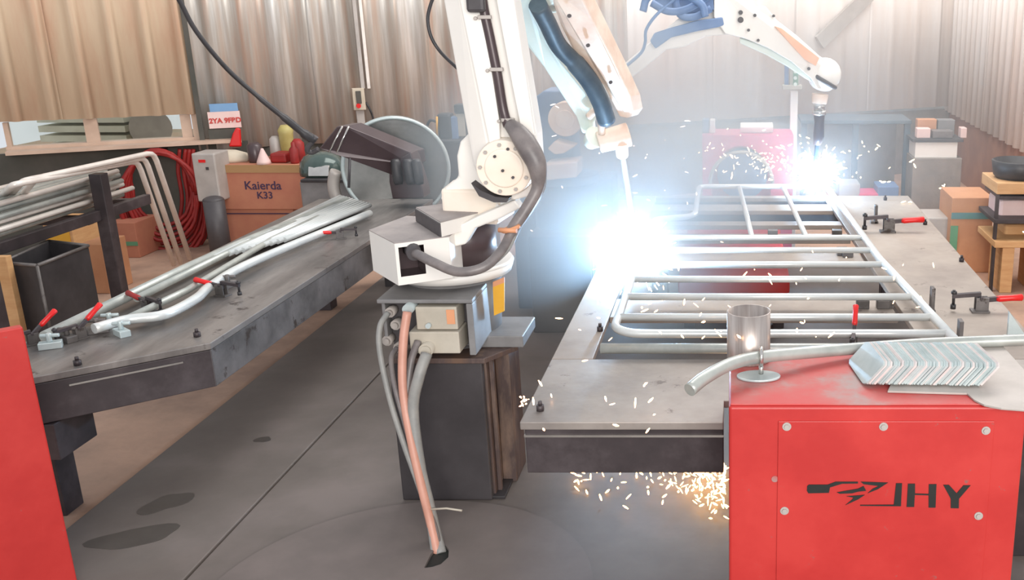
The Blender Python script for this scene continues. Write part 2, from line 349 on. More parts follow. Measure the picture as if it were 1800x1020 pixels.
# ================================================================== WORK TABLES
TZ = .62
rt = thing('welding_table', 'wide grey steel welding table carrying the gate under two arcs', 'table', (.2, 4.3, 0))
x0, x1 = -.62, 1.08; xm0, xm1 = -.48, .60
def plate(poly, nm='top_plate', m='steel_r', z0=TZ - .025, z1=TZ, par=rt, bev=.003): return MB().prism(poly, z0, z1).build(nm, m, par, bev)
plate([(x0, 2.64), (-.03, 2.64), (-.03, 2.80), (x1, 2.80), (x1, 3.16), (x0, 3.16)], m='steel')
plate([(x0, 3.162), (xm0, 3.162), (xm0, 6.05), (x0, 6.05)])
plate([(.68, 3.162), (x1, 3.162), (x1, 6.05), (xm1 - .04, 6.05)])
for ya, yb in ((3.62, 3.86), (4.42, 4.68), (4.9, 5.02), (5.22, 5.32), (5.6, 5.78), (5.98, 6.05)):
    plate([(xm0 + .002, ya), (.645 - .03 * (ya - 3.2) + .0, ya), (.645 - .03 * (yb - 3.2), yb), (xm0 + .002, yb)], 'cross_plate')
sk = MB().box(x0 + .01, -.03, 2.655, 2.70, TZ - .17, TZ - .027); sk.build('front_skirt', 'skirt', rt, .003)
MB().box(x0 + .008, -.03, 2.648, 2.656, TZ - .052, TZ - .045).build('weld_seam', 'chrome', rt)
MB().box(x0, x0 + .05, 2.70, 6.03, TZ - .16, TZ - .027).build('side_beam', 'skirt', rt, .003)
MB().box(x1 - .05, x1, 2.81, 6.03, TZ - .16, TZ - .027).build('side_beam', 'skirt2', rt, .003)
MB().box(x0 + .05, x1 - .05, 5.98, 6.03, TZ - .16, TZ - .027).build('rear_beam', 'skirt', rt, .003)
for lx, ly in ((.3, 2.95), (.95, 2.95), (-.45, 5.85), (.95, 5.85)):
    MB().box(lx - .05, lx + .05, ly - .05, ly + .05, .0205, TZ - .16).build('leg', 'skirt', rt, .004)
MB().box(.1, 1.0, 2.85, 2.95, TZ - .16, TZ - .027).build('cross_beam', 'skirt', rt)
def bolt(px, py, par, z=TZ):
    p = PZ(px, py, z); MB().cyl(p, p + V(0, 0, .018), .012, n=6).cyl(p + V(0, 0, .018), p + V(0, 0, .03), .006, n=8).build('stop_bolt', 'skirt', par)
for b in ((950, 722), (1626, 395), (1690, 460), (1556, 352), (1055, 582)): bolt(*b, rt)
# red girder below the table
tag(MB().box(-.30, .30, 5.1, 6.5, .27, .36).build('red_girder', 'red', None, .01), 'red steel girder on the floor seen between the bars of the gate', 'girder')
for lx in (-.2, .15): pass
for gx, gy in ((-.25, 5.3), (.25, 5.3), (-.25, 6.3), (.25, 6.3)): MB().box(gx - .03, gx + .03, gy - .03, gy + .03, .0205, .27).build('girder_foot', 'skirt', bpy.data.objects['red_girder'])

lt = thing('welding_table', 'worn dark steel table with a clipped corner, on the left with tube gates on it', 'table', (-2.15, 4.4, 0))
A = PZ(370, 603, TZ); B = PZ(55, 664, TZ)
poly = [(A.x, A.y), (-1.835, 5.95), (-2.53, 5.95), (-2.53, B.y + .02), (B.x - .12, B.y - .1), (B.x, B.y)]
plate(poly, 'top_plate', 'steel_l', TZ - .025, TZ, lt)
def skirtseg(a, b, m, h=.14, t=.03, z1=TZ - .027):
    a, b = V(a[0], a[1], z1 - h / 2), V(b[0], b[1], z1 - h / 2); d = (b - a); nrm = V(d.y, -d.x, 0).normalized()
    MB().obox((a + b) / 2 - nrm * (t / 2 + .004), d / 2, nrm * t / 2, V(0, 0, h / 2)).build('skirt', m, lt, .003)
skirtseg(poly[5], poly[0], 'skirt'); skirtseg(poly[4], poly[5], 'skirt'); skirtseg(poly[0], poly[1], 'skirt2'); skirtseg(poly[2], poly[3], 'skirt')
a = PZ(120, 672, TZ - .045); b = PZ(315, 628, TZ - .045)
nrm = V(A.y - B.y, -(A.x - B.x), 0).normalized()
MB().obox((V(A.x, A.y, TZ - .05) * .5 + V(B.x, B.y, TZ - .05) * .5) + nrm * .002, V(A.x - B.x, A.y - B.y, 0) * .32, nrm * .003, V(0, 0, .003)).build('weld_seam', 'chrome', lt)
for lx, ly in ((-2.46, 3.25), (-2.46, 5.7), (-1.98, 5.7)):
    MB().box(lx - .05, lx + .05, ly - .05, ly + .05, 0 if lx < -2.33 else .0205, TZ - .15).build('leg', 'skirt', lt, .004)
MB().box(-2.5, -2.24, 3.0, 3.2, TZ - .30, TZ - .17).build('support_beam', 'skirt', lt, .004)
for b in ((137, 642), (347, 592)): bolt(*b, lt)
MB().box(-2.5, -1.9, 4.6, 4.7, TZ - .17, TZ - .03).build('cross_beam', 'skirt', lt)

# ================================================================== GATE ON THE RIGHT TABLE
ZG = .672; rT = .0155
gate = thing('tube_gate', 'shiny galvanised tube gate being welded on the right table', 'gate', (.15, 4.6, TZ))
def arcpts(c, r, a0, a1, n=6): return [c + V(math.cos(R(a0 + (a1 - a0) * i / n)), math.sin(R(a0 + (a1 - a0) * i / n)), 0) * r for i in range(n + 1)]
XL = -.425
path = [V(.74, 3.275, ZG)] + [V(.5, 3.275, ZG)] + arcpts(V(XL + .10, 3.375, ZG), .10, 270, 180) + [V(XL, 5.05, ZG)] + smooth_path([V(XL, 5.05, ZG), V(XL + .03, 5.14, ZG), V(-.25, 5.2, ZG), V(-.21, 5.28, ZG)], 4)[1:] + [V(-.215, 6.03, ZG)] + arcpts(V(-.165, 6.03, ZG), .05, 180, 90, 4) + [V(.57, 6.08, ZG)]
MB().tube(path, rT).build('frame_rail', 'galv', gate)
MB().tube([V(.765, 3.12, ZG), V(.655, 4.3, ZG), V(.575, 6.08, ZG)], rT * 1.15).build('right_rail', 'galv', gate)
def rx(Y): return .755 - .115 * min(1, (Y - 3.2) / 1.1) if Y < 4.3 else .655 - .045 * (Y - 4.3)
for py in (418, 440, 465, 491, 522, 558):
    Y = PZ(1400, py, ZG).y; MB().tube([V(XL, Y, ZG), V(rx(Y), Y, ZG)], .0145).build('crossbar', 'galv', gate)
Yc = PZ(1400, 418, ZG).y
for (ax_, bx_) in ((1300, 1322), (1378, 1417)):
    a = V(PZ(ax_, 335, ZG).x, 6.06, ZG); b = V(PZ(bx_, 415, ZG).x, Yc, ZG); MB().tube([a, b], .0135).build('upright', 'galv', gate)
ft = MB(); a = PZ(1058, 607, .655); ft.tube([V(a.x, 3.17, .655), V(.6, 3.17, .655)], .018)
tag(ft.build('loose_tube', 'galv_old'), 'straight galvanised tube lying along the near edge of the gate', 'tube')
# support blocks under the gate
for px, py in ((1360, 427), (1475, 425), (1480, 448), (1500, 474), (1560, 540), (1530, 575), (1570, 580)):
    p = PZ(px, py, TZ); p.z = TZ
    if not (p.x < xm0 or p.x > .6 or any(ya < p.y < yb for ya, yb in ((3.62, 3.86), (4.42, 4.68), (4.9, 5.02)))): p.y = min((3.74, 4.55, 4.96), key=lambda q: abs(q - p.y))
    o = MB().box(p.x - .025, p.x + .025, p.y - .02, p.y + .02, TZ, ZG - rT - .001).cyl(p + V(.015, 0, .0), p + V(.015, 0, .028), .01).build('locating_block', 'skirt2', rt, .003)
for px, py in ((1625, 548), (1672, 610), (1530, 392)):
    p = PZ(px, py, TZ); p.z = TZ; MB().box(p.x + .02, p.x + .035, p.y - .02, p.y + .02, TZ, TZ + .10).box(p.x - .0, p.x + .04, p.y - .02, p.y + .02, TZ, TZ + .012).build('stop_plate', 'skirt2', rt, .002)
# sloping grey wedge at right, open-ended tube stop on the left
p = PZ(1785, 600, TZ); tag(MB().extr([V(p.x - .03, p.y, TZ), V(p.x + .05, p.y, TZ), V(p.x - .03, p.y, TZ + .11)], (0, .015, 0)).extr([V(p.x - .03, p.y + .015, TZ), V(p.x + .05, p.y + .015, TZ), V(p.x + .05, p.y + .05, TZ), V(p.x - .03, p.y + .05, TZ)], (0, 0, .008)).build('angle_gusset', 'zincplate'), 'triangular grey gusset plate standing at the right of the table', 'gusset')

# ---- toggle clamps
def make_clamp(label, handle='red_bright'):
    r = thing('toggle_clamp', label, 'clamp', (0, 0, 0), 'toggle clamps holding the tubes')
    MB().box(-.035, .035, -.025, .025, 0, .008).box(-.02, .03, -.018, -.012, .008, .06).box(-.02, .03, .012, .018, .008, .06).build('base', 'skirt2', r, .001)
    MB().obox(V(-.055, 0, .068), V(.055, 0, .004), V(0, .009, 0), V(0, 0, .008)).cyl(V(-.0, -.022, .058), V(0, .022, .058), .007, n=10).build('arm', 'skirt', r, .001)
    MB().cyl(V(-.105, 0, .025), V(-.105, 0, .088), .006, n=10).cyl(V(-.105, 0, .012), V(-.105, 0, .03), .011, n=12).cyl(V(-.105, 0, .073), V(-.105, 0, .083), .012, n=6).build('spindle', 'black', r)
    MB().obox(V(.035, 0, .05), V(.045, 0, .004), V(0, .008, 0), V(0, 0, .009)).build('link', 'skirt', r, .001)
    MB().tube([V(.06, 0, .052), V(.075, 0, .053), V(.12, 0, .056), V(.16, 0, .058), V(.165, 0, .058)], [.010, .0135, .012, .0145, .008], 12).build('handle', handle, r)
    return r
clamp0 = None
for (px, py, rz, tilt, sc_, lab) in (
    (1560, 408, 0, 0, 1.15, 'red-handled toggle clamp on the far right of the gate, above the bare plate'),
    (1722, 548, 0, 0, 1.0, 'red-handled toggle clamp at the right edge of the picture beside the gate'),
    (1500, 612, 80, -50, .75, 'upright red clamp handle beyond the loose tube, left of the zinc plates'),
    (392, 520, 165, -6, .8, 'bright red clamp handle at the middle of the left table edge tubes'),
    (140, 596, 60, -35, .72, 'raised red clamp handle, second from the big red panel'),
    (58, 606, 55, -35, .7, 'raised red clamp handle nearest the big red panel'),
    (600, 420, 200, 0, .7, 'small clamp far along the left table, dark against the tubes'),
    (262, 548, 150, -5, .8, 'dull dark-red clamp handle between the tubes of the left table')):
    if clamp0 is None: o = clamp0 = make_clamp(lab)
    else: o = copy_tree(clamp0); o['label'] = lab
    p = PZ(px, py, TZ); o.location = p; o.scale = (sc_,) * 3; o.rotation_euler = (0, 0, R(rz))
    if tilt:
        for ch in o.children:
            if ch.name.startswith(('handle', 'link')):
                M_ = Matrix.Rotation(R(tilt), 4, 'Y'); piv = V(-.0, 0, .05); loc = Vector(ch.location)
                ch.location = piv + (M_.to_3x3() @ (loc - piv)); ch.rotation_euler = (0, R(tilt), 0)
    if 'dull' in lab:
        for ch in o.children:
            if ch.name.startswith('handle'): ch.data = ch.data.copy(); ch.data.materials[0] = M['red_dark']

# ================================================================== TUBES ON THE LEFT TABLE
lg = thing('tube_gate', 'finished galvanised gate of long tubes lying on the left table', 'gate', (-2.25, 4.5, TZ))
def lp(px, py, z=.655): return PZ(px, py, z)
MB().tube([lp(78, 592), lp(330, 470), lp(430, 425), lp(610, 352)], .02).build('side_rail', 'galv_old', lg)
MB().tube([lp(240, 525), lp(430, 430), lp(520, 392)], .015).build('long_bar', 'galv_old', lg)
MB().tube([lp(225, 560), lp(330, 510), lp(480, 420), lp(560, 382)], .014).build('long_bar', 'galv_old', lg)
MB().tube(smooth_path([lp(165, 578), lp(225, 562), lp(290, 553), lp(345, 525), lp(372, 502), lp(450, 458), lp(650, 375)]), .019).build('bent_rail', 'galv', lg)
for k in range(11):
    f = k / 10; a = lp(378 + 122 * f, 452 - 30 * f); b = lp(598 + 52 * f, 346 + 15 * f)
    MB().tube([a, b], .0135, 8).build('long_bar', 'galv', lg)
MB().tube([lp(395, 437, .652), lp(520, 415, .652)], .012, 8).build('crossbar', 'galv_old', lg)
# tangle of small brackets near the clamps
for k, (px, py) in enumerate(((172, 585), (195, 575), (120, 600), (90, 612), (402, 505), (215, 590))):
    p = PZ(px, py, TZ); a = .6 + k
    b = MB(); b.obox(p + V(0, 0, .012), V(math.cos(a), math.sin(a), 0) * .035, V(-math.sin(a), math.cos(a), 0) * .018, V(0, 0, .012)); b.cyl(p + V(0, 0, .024), p + V(.0, 0, .055), .009, n=10).cyl(p + V(-.03, 0, .045), p + V(.03, .01, .045), .007, n=8)
    b.build('locating_block', 'zincplate' if k % 2 else 'skirt2', lt, .002)

# ================================================================== RED CABINET WITH LETTERING
ZB = .80; YF = PZ(1500, 712, ZB).y; YB = PZ(1400, 618, ZB).y; XR = PY(1806, 712, YF).x
rc = thing('red_cabinet', 'large red steel cabinet with black lettering at the lower right', 'cabinet', (XR / 2, (YF + YB) / 2, 0))
XLc = PY(1281, 712, YF).x
MB().box(XLc, XR, YF, YB, .0205, ZB - .004).build('body', 'red', rc, .008, 3)
MB().box(XLc + .004, XR - .004, YF + .006, YB - .004, ZB - .0045, ZB).build('top_sheet', 'red_top', rc, .002)
pn = MB().box(PY(1368, 740, YF).x, PY(1748, 740, YF).x, YF - .004, YF + .001, .12, PY(1400, 740, YF).z).build('cover_panel', 'red', rc, .0015)
for px, py in ((1383, 750), (1553, 750), (1733, 757), (1379, 898), (1720, 907)):
    p = PY(px, py, YF - .004); MB().cyl(p, p + V(0, -.002, 0), .0115, n=16).cyl(p + V(0, -.002, 0), p + V(0, -.006, 0), .007, n=6).build('screw', 'greyplate', pn)
p = PY(1362, 842, YF); MB().cyl(p, p + V(0, -.002, 0), .009, n=14).build('screw', 'red_top', rc)
def shape(pts, name='letter', m='logo', yo=.0045):
    MB().extr([PY(px, py, YF - yo) for px, py in pts], (0, -.0015, 0)).build(name, m, pn)
def LG(x, y): return (1380 + x / 5, 820 + y / 5)
shape([LG(*q) for q in ((975, 148), (1028, 148), (1018, 350), (660, 346), (660, 338), (955, 336))])
shape([LG(*q) for q in ((1080, 152), (1142, 152), (1142, 238), (1262, 242), (1264, 156), (1330, 156), (1322, 362), (1262, 362), (1262, 254), (1140, 250), (1134, 356), (1068, 356))])
shape([LG(*q) for q in ((1390, 162), (1440, 162), (1508, 236), (1568, 166), (1630, 166), (1528, 284), (1526, 368), (1456, 366), (1456, 284))])
# emblem
shape([LG(*q) for q in ((195, 172), (210, 160), (375, 160), (445, 134), (640, 134), (640, 150), (500, 152), (395, 184), (385, 232), (205, 236), (192, 215))], 'emblem')
shape([LG(*q) for q in ((665, 134), (905, 142), (815, 200), (725, 236), (770, 196), (822, 172), (690, 156))], 'emblem')
shape([LG(*q) for q in ((455, 228), (520, 216), (640, 196), (690, 172), (712, 214), (640, 222), (590, 236), (480, 240))], 'emblem')
shape([LG(*q) for q in ((540, 262), (700, 250), (640, 290), (530, 340), (590, 290), (600, 274))], 'emblem')
# grey plate on the top at the right
c1 = [PZ(px, py, ZB + .002) for px, py in ((1560, 690), (1700, 694), (1712, 705), (1730, 714), (1760, 720), (1800, 723), (1900, 724), (1900, 690), (1800, 652), (1758, 605), (1600, 602))]
tag(MB().loft([[V(p.x, p.y, ZB + .0005) for p in c1], [V(p.x, p.y, ZB + .006) for p in c1]]).build('base_plate', 'greyplate', None, .001), 'flat grey plate with rounded corner under the stack of zinc plates', 'plate')
# stack of zinc plates leaning
ZS = ZB + .0065
fb = PZ(1519, 678, ZS); ft_ = PZ(1582, 633, ZS + .068); bb = PZ(1497, 640, ZS)
FT = PY(1556, 638, fb.y - .004); vt = FT - fb; BT = PZ(1524, 598, FT.z); vd = BT - FT
end = PZ(1716, 676, ZS); N = 44
me0 = None; vdir = vd.normalized()
def plate_mb(o):
    a, b = vd, vt; ch = .09; n_ = a.cross(b).normalized(); th_ = n_ * .0058
    if th_.x < 0: th_ = -th_
    pl = [o + a * ch, o + b * .1, o + b * .9, o + b + a * ch, o + b + a * (1 - ch), o + b * .9 + a, o + b * .1 + a, o + a * (1 - ch)]
    return MB().loft([pl, [q + th_ for q in pl]])
rnd = random.Random(4); proto = None; proto2 = None
for k in range(N):
    f = k / (N - 1); o_ = fb.lerp(V(end.x, fb.y - .012, ZS), f)
    if k == 0: ob = proto = plate_mb(o_).build('zinc_plate', 'zincplate'); base = o_
    elif k == 1: ob = proto2 = plate_mb(o_).build('zinc_plate', 'zincpink'); base2 = o_
    else:
        src = proto2 if (k % 9 in (3, 7)) else proto
        ob = src.copy(); COL.objects.link(ob); bs = base2 if src is proto2 else base
        ob.location = Vector(src.location) + (o_ - bs) + V(rnd.uniform(-.0022, .0022), rnd.uniform(-.004, .003), rnd.uniform(0, .002))
    if k == 0: tag(ob, 'leftmost zinc plate of the stack, its whole bluish face showing', 'metal plate', 'zinc plates stacked on the red cabinet')
    elif k == N - 1: tag(ob, 'rightmost zinc plate of the stack on the red cabinet', 'metal plate', 'zinc plates stacked on the red cabinet')
    else: tag(ob, 'thin zinc plate leaning in the middle of the stack on the red cabinet', 'metal plate', 'zinc plates stacked on the red cabinet')
# cup
pc = PZ(1316, 622, ZB); pc.y = YB - .066; pc.x = PY(1316, 600, pc.y).x; rC = .062; zt_ = PY(1316, 547, pc.y).z
cp = MB(); n = 48
prof = [(rC - .0, 0), (rC, zt_ - ZB), (rC - .0035, zt_ - ZB), (rC - .0035, .004)]
cp.loft([[V(pc.x + r_ * math.cos(2 * math.pi * i / n), pc.y + r_ * math.sin(2 * math.pi * i / n), ZB + .001 + h) for i in range(n)] for r_, h in prof], True, False)
cp.add([V(pc.x + (rC - .002) * math.cos(2 * math.pi * i / n), pc.y + (rC - .002) * math.sin(2 * math.pi * i / n), ZB + .004) for i in range(n)], [tuple(range(n))])
tag(cp.build('steel_cup', 'stainless'), 'open stainless steel cylinder standing on the left of the red cabinet', 'cylinder')
# bent tube over the cabinet
rB = .0175; zb = ZB + rB + .03
pts = [PY(1212, 686, 2.33), PY(1240, 664, 2.38), PY(1285, 640, 2.47), PY(1335, 628, 2.545), PY(1420, 620, 2.63), PY(1520, 612, 2.70), PY(1640, 604, 2.75), PY(1800, 598, 2.78), PY(1880, 595, 2.79)]
tag(MB().tube(smooth_path(pts, 5), rB, 16).build('bent_tube', 'galv_old'), 'galvanised tube with bent left end resting across the red cabinet', 'tube')
hp = thing('pipe_holder', 'small oval base with ring gripping the bent tube beside the cylinder', 'holder', (PZ(1336, 642, ZB).x, 2.47, ZB))
p = PZ(1332, 641, ZB); cc = PY(1338, 627, 2.545); p.y = cc.y - .01
MB().loft([[V(p.x + .060 * math.cos(2 * math.pi * i / 32), p.y + .040 * math.sin(2 * math.pi * i / 32), z) for i in range(32)] for z in (ZB + .0005, ZB + .007)]).build('foot', 'zincplate', hp, .002)
MB().torus(cc, .025, .0055, (0, 1, 0), (0, 0, 1), 24, 8).cyl(V(cc.x, cc.y - .0, ZB + .006), V(cc.x, cc.y, cc.z - .024), .007, n=10).build('ring', 'chrome', hp)
p2 = PZ(1500, 600, ZB)

# left red guard panel
a = PZ(-40, 590, .875); b = PZ(40, 575, .875); dv = V(b.x - a.x, b.y - a.y, 0)
tv = V(-dv.y, dv.x, 0).normalized() * .035; c = a - dv * 2.2
tag(MB().extr([V(c.x, c.y, .021), V(b.x, b.y, .021), V(b.x, b.y, .875), V(c.x, c.y, .875)], tv).build('red_guard_panel', 'red', None, .004), 'plain bright red upright panel at the lower left corner', 'panel')

# ================================================================== ROBOT COLUMN AND ROBOT 1
def column(cx, cy, label, sc1=1.0, zt=.585):
    r = thing('robot_column', label, 'column', (cx, cy, .0205))
    MB().box(cx - .175, cx + .155, cy - .12, cy - .09, .0205, zt - .02).box(cx - .165, cx + .145, cy - .09, cy + .10, .0205, zt - .02).build('post', 'column', r, .006)
    MB().box(cx + .146, cx + .162, cy - .088, cy + .10, .0205, zt - .02).build('side_plate', 'rust', r, .003)
    MB().box(cx + .163, cx + .215, cy + .03, cy + .04, .0205, zt - .02).box(cx + .205, cx + .215, cy + .041, cy + .20, .0205, zt - .02).box(cx + .163, cx + .204, cy + .19, cy + .20, .0205, zt - .02).build('channel', 'rust', r, .002)
    MB().box(cx + .163, cx + .178, cy - .06, cy - .04, .0205, zt - .02).build('stiffener', 'rust', r, .002)
    MB().prism([(cx - .16, cy - .14), (cx + .17, cy - .14), (cx + .26, cy + .0), (cx + .26, cy + .17), (cx - .16, cy + .17)], zt - .02, zt).build('mounting_plate', 'rust', r, .003)
    MB().box(cx + .09, cx + .2, cy - .11, cy + .12, .0205, .032).build('foot_plate', 'black', r, .002)
    return r
column(-1.045, 3.40, 'dark painted steel column with rusty side under the front robot')

def px_poly(pts, Y): return [PY(px, py, Y) for px, py in pts]
def slab(b, pts, Y0, Y1, inset=None):
    """solid with the front outline pts at depth Y0, running back to Y1"""
    f = px_poly(pts, Y0); return b.loft([f, [V(p.x, p.y + (Y1 - Y0), p.z) for p in f]])
rb = thing('welding_robot', 'white robot arm in front with black hose, forearm reaching down to the near arc', 'robot', (-1.03, 3.48, .585))
# base box
zt, zb_ = PY(700, 527, 3.20).z, PY(700, 625, 3.20).z
bx0, bx1 = PY(665, 560, 3.20).x, PY(832, 560, 3.20).x
bm_ = MB().box(bx0, bx1, 3.20, 3.44, zt - .014, zt); bm_.box(bx1 - .022, bx1, 3.20, 3.44, zb_, zt - .015); bm_.box(bx0, bx0 + .012, 3.24, 3.44, zb_ + .02, zt - .015); bm_.box(bx0 + .013, bx1 - .023, 3.30, 3.44, zb_, zt - .015)
bm_.build('base_box', 'greybox', rb, .003)
MB().box(bx0 + .014, bx1 - .024, 3.285, 3.299, zb_ + .01, zt - .02).build('connector_plate', 'greydark', rb)
def pbox(px0, py0, px1, py1, Y0, Y1, name, m, par=rb, bev=.004):
    a, b = PY(px0, py1, Y0), PY(px1, py0, Y0); return MB().box(a.x, b.x, Y0, Y1, a.z, b.z).build(name, m, par, bev)
c1_ = pbox(733, 540, 802, 580, 3.19, 3.285, 'connector_housing', 'conn'); c2_ = pbox(722, 584, 806, 622, 3.175, 3.285, 'connector_housing', 'conn')
pbox(786, 545, 798, 570, 3.187, 3.191, 'sticker', 'connorange', c1_, 0)
p = PY(716, 545, 3.17); MB().cyl(p, p + V(0, .11, 0), .018, n=16).build('cable_gland', 'zincplate', rb)
p = PY(748, 617, 3.14); MB().cyl(p, p + V(0, .14, 0), .024, .02, n=18).cyl(p - V(0, .006, 0), p, .018, n=18).build('cable_gland', 'conn', rb)
p = PY(752, 574, 3.175); MB().cyl(p, p + V(0, .02, 0), .009, n=12).build('knob', 'zincplate', c1_)
for px, py in ((685, 550), (695, 572), (680, 600), (700, 612)):
    p = PY(px, py, 3.24); MB().cyl(p, p + V(0, .05, 0), .018, n=10).cyl(p - V(0, .01, 0), p, .011, n=10).build('socket', 'greyplate', rb)
# J1 drum
jc = V(-1.03, 3.50, 0)
MB().cyl(jc + V(0, 0, .587), jc + V(0, 0, .84), .16, .175, 40).build('drum', 'greybox', rb)
MB().box(jc.x + .10, jc.x + .27, 3.37, 3.60, .586, .63).build('side_bracket', 'greybox', rb, .004)
q = [PY(px, py, 3.40) for px, py in ((868, 503), (888, 495), (888, 545), (870, 553))]
MB().extr([p + V(0, -.015, 0) for p in q], (0, .008, 0)).build('warning_label', 'yellow', rb)
q = [PY(px, py, 3.40) for px, py in ((868, 494), (888, 486), (888, 495), (868, 503))]
MB().extr([p + V(0, -.015, 0) for p in q], (0, .008, 0)).build('warning_label', 'connorange', rb)
MB().cyl(jc + V(0, 0, .84), jc + V(0, 0, .873), .212, .222, 56).cyl(jc + V(0, 0, .873), jc + V(0, 0, .885), .222, .215, 56).build('turntable', 'white', rb)
# motor housing: pentagon plan with an opening in its front facet
zA, zB = .886, 1.028
L, F, Rr = V(-1.257, 3.33, 0), V(-1.107, 3.14, 0), V(-.955, 3.235, 0)
hs = MB(); inn = V(0, 0, 0)
back = [V(-.955, 3.50, 0), V(-1.2, 3.56, 0)]
ring = [L, F, Rr] + back
def at(p, z): return V(p.x, p.y, z)
hs.add([at(p, z) for z in (zA, zB) for p in ring], [(0, 1, 6, 5), (2, 3, 8, 7), (3, 4, 9, 8), (4, 0, 5, 9), (4, 3, 2, 1, 0)])
u = Rr - F; u0, u1, z0_, z1_ = .06, .52, zA + .028, zB - .014
A_, B_ = F + u * u0, F + u * u1; dp = V(-u.y, u.x, 0).normalized() * .10
vs = [at(F, zA), at(Rr, zA), at(Rr, zB), at(F, zB), at(A_, z0_), at(B_, z0_), at(B_, z1_), at(A_, z1_)] + [at(A_ + dp, z0_), at(B_ + dp, z0_), at(B_ + dp, z1_), at(A_ + dp, z1_)]
hs.add(vs, [(0, 1, 5, 4), (1, 2, 6, 5), (2, 3, 7, 6), (3, 0, 4, 7)])
hs.build('motor_housing', 'white', rb)
MB().add(vs[4:12], [(0, 1, 5, 4), (1, 2, 6, 5), (2, 3, 7, 6), (3, 0, 4, 7), (4, 5, 6, 7)]).build('housing_recess', 'maroon', rb)
MB().loft([[at(p, zB) for p in ring], [at(p, zB + .003) for p in ring]]).build('housing_lid', 'dusty', rb)
rp = [V(*q, 0) for q in ((-.975, 3.22), (-.885, 3.38), (-1.01, 3.55), (-1.13, 3.46))]
MB().loft([[at(p, zB + .004) for p in rp], [at(p, zB + .052) for p in rp]]).build('raised_cover', 'white', rb)
MB().extr([at(rp[0], zB + .005) , at(rp[3], zB + .005), at(rp[3], zB + .05), at(rp[0], zB + .05)], (-.004, -.003, 0)).build('cover_shade_side', 'greydark', rb)  # thin dark strip puts shade into the colour of this cover face
MB().loft([[at(p, zB + .0525) for p in rp], [at(p, zB + .056) for p in rp]]).build('raised_lid', 'dusty', rb)
# swing casting with side wing and shoulder
b = MB()
slab(b, ((768, 412), (800, 400), (845, 378), (905, 352), (915, 366), (878, 385), (835, 402), (818, 430), (790, 436), (790, 478), (768, 472)), 3.30, 3.36)
b.build('swing_casting', 'white', rb, .006)
b = MB(); slab(b, ((772, 352), (782, 330), (805, 312), (802, 275), (808, 250), (826, 232), (850, 226), (885, 240), (905, 300), (915, 340), (905, 358), (860, 378), (815, 366)), 3.40, 3.56); b.build('shoulder_casting', 'white', rb, .012, 3)
MB().prism([(-1.02, 3.40), (-.82, 3.36), (-.80, 3.56), (-1.03, 3.60)], 1.04, 1.16).build('turret', 'cream', rb, .01)
MB().cyl(V(-.97, 3.48, .886), V(-.97, 3.48, 1.04), .11, n=32).build('gap_shade_core', 'maroon', rb)  # dark colour stands in for the shaded gap below the turret
# upper arm
b = MB()
f0 = ((806, -90), (806, 0), (862, 290), (872, 330), (905, 352), (930, 345), (948, 300), (944, 235), (905, 0), (898, -90))
f1 = ((780, -90), (780, 0), (832, 290), (850, 330), (890, 352), (925, 345), (948, 300), (944, 235), (905, 0), (898, -90))
A1 = px_poly(f0, 3.29); A2 = px_poly(f1, 3.33); A3 = [p + V(0, .10, 0) for p in A2]
b.loft([A1, A2, A3]); b.build('upper_arm', 'white', rb, .005)
b = MB(); slab(b, ((808, -90), (808, 0), (850, 205), (868, 290), (880, 290), (878, 215), (845, 0), (845, -90)), 3.268, 3.289); b.build('arm_ridge', 'white', rb, .004)
b = MB(); slab(b, ((872, -90), (872, 0), (900, 150), (915, 225), (940, 240), (903, 0), (896, -90)), 3.262, 3.289); b.build('arm_ridge', 'white', rb, .004)
# shoulder disc facing viewer
cS = PY(886, 296, 3.245)
b = MB().cyl(cS, cS + V(0, .045, 0), .092, .098, 44).cyl(cS - V(0, .006, 0), cS, .062, .066, 36); b.build('shoulder_disc', 'cream', rb, .003)
for k in range(9):
    a = k * 2 * math.pi / 9 + .3; p = cS + V(.078 * math.cos(a), -.002, .078 * math.sin(a)); MB().cyl(p, p + V(0, -.006, 0), .0065, n=6).build('bolt', 'greyplate', rb)
for px, py in ((884, 300), (902, 312), (870, 275), (893, 262)):
    p = PY(px, py, 3.234); MB().cyl(p, p + V(0, -.006, 0), .005, n=8).build('bolt', 'greydark', rb)
b = MB(); slab(b, ((828, 322), (845, 335), (870, 346), (895, 349), (890, 356), (868, 356), (842, 345)), 3.24, 3.30); b.build('seal_strip', 'greydark', rb)
# cable in arm with clips
MB().tube(smooth_path([PY(840, -90, 3.275), PY(848, 0, 3.275), PY(862, 70, 3.275), PY(874, 130, 3.275), PY(884, 190, 3.275), PY(893, 222, 3.265)]), .016, 12).build('arm_cable', 'maroon', rb)
MB().add([], []).box(PY(820, 20, 3.24).x, PY(852, 20, 3.24).x, 3.235, 3.27, PY(840, 22, 3.24).z, PY(840, -30, 3.24).z).build('arm_cover', 'greydark', rb, .01)
for px, py in ((852, 30), (873, 122), (893, 211)):
    p = PY(px, py, 3.262); MB().obox(p, V(.021, 0, 0), V(0, .008, 0), V(0, 0, .006)).cyl(p + V(-.03, .006, -.004), p + V(-.03, -.004, -.004), .006, n=8).build('cable_clip', 'greyplate', rb, .002)
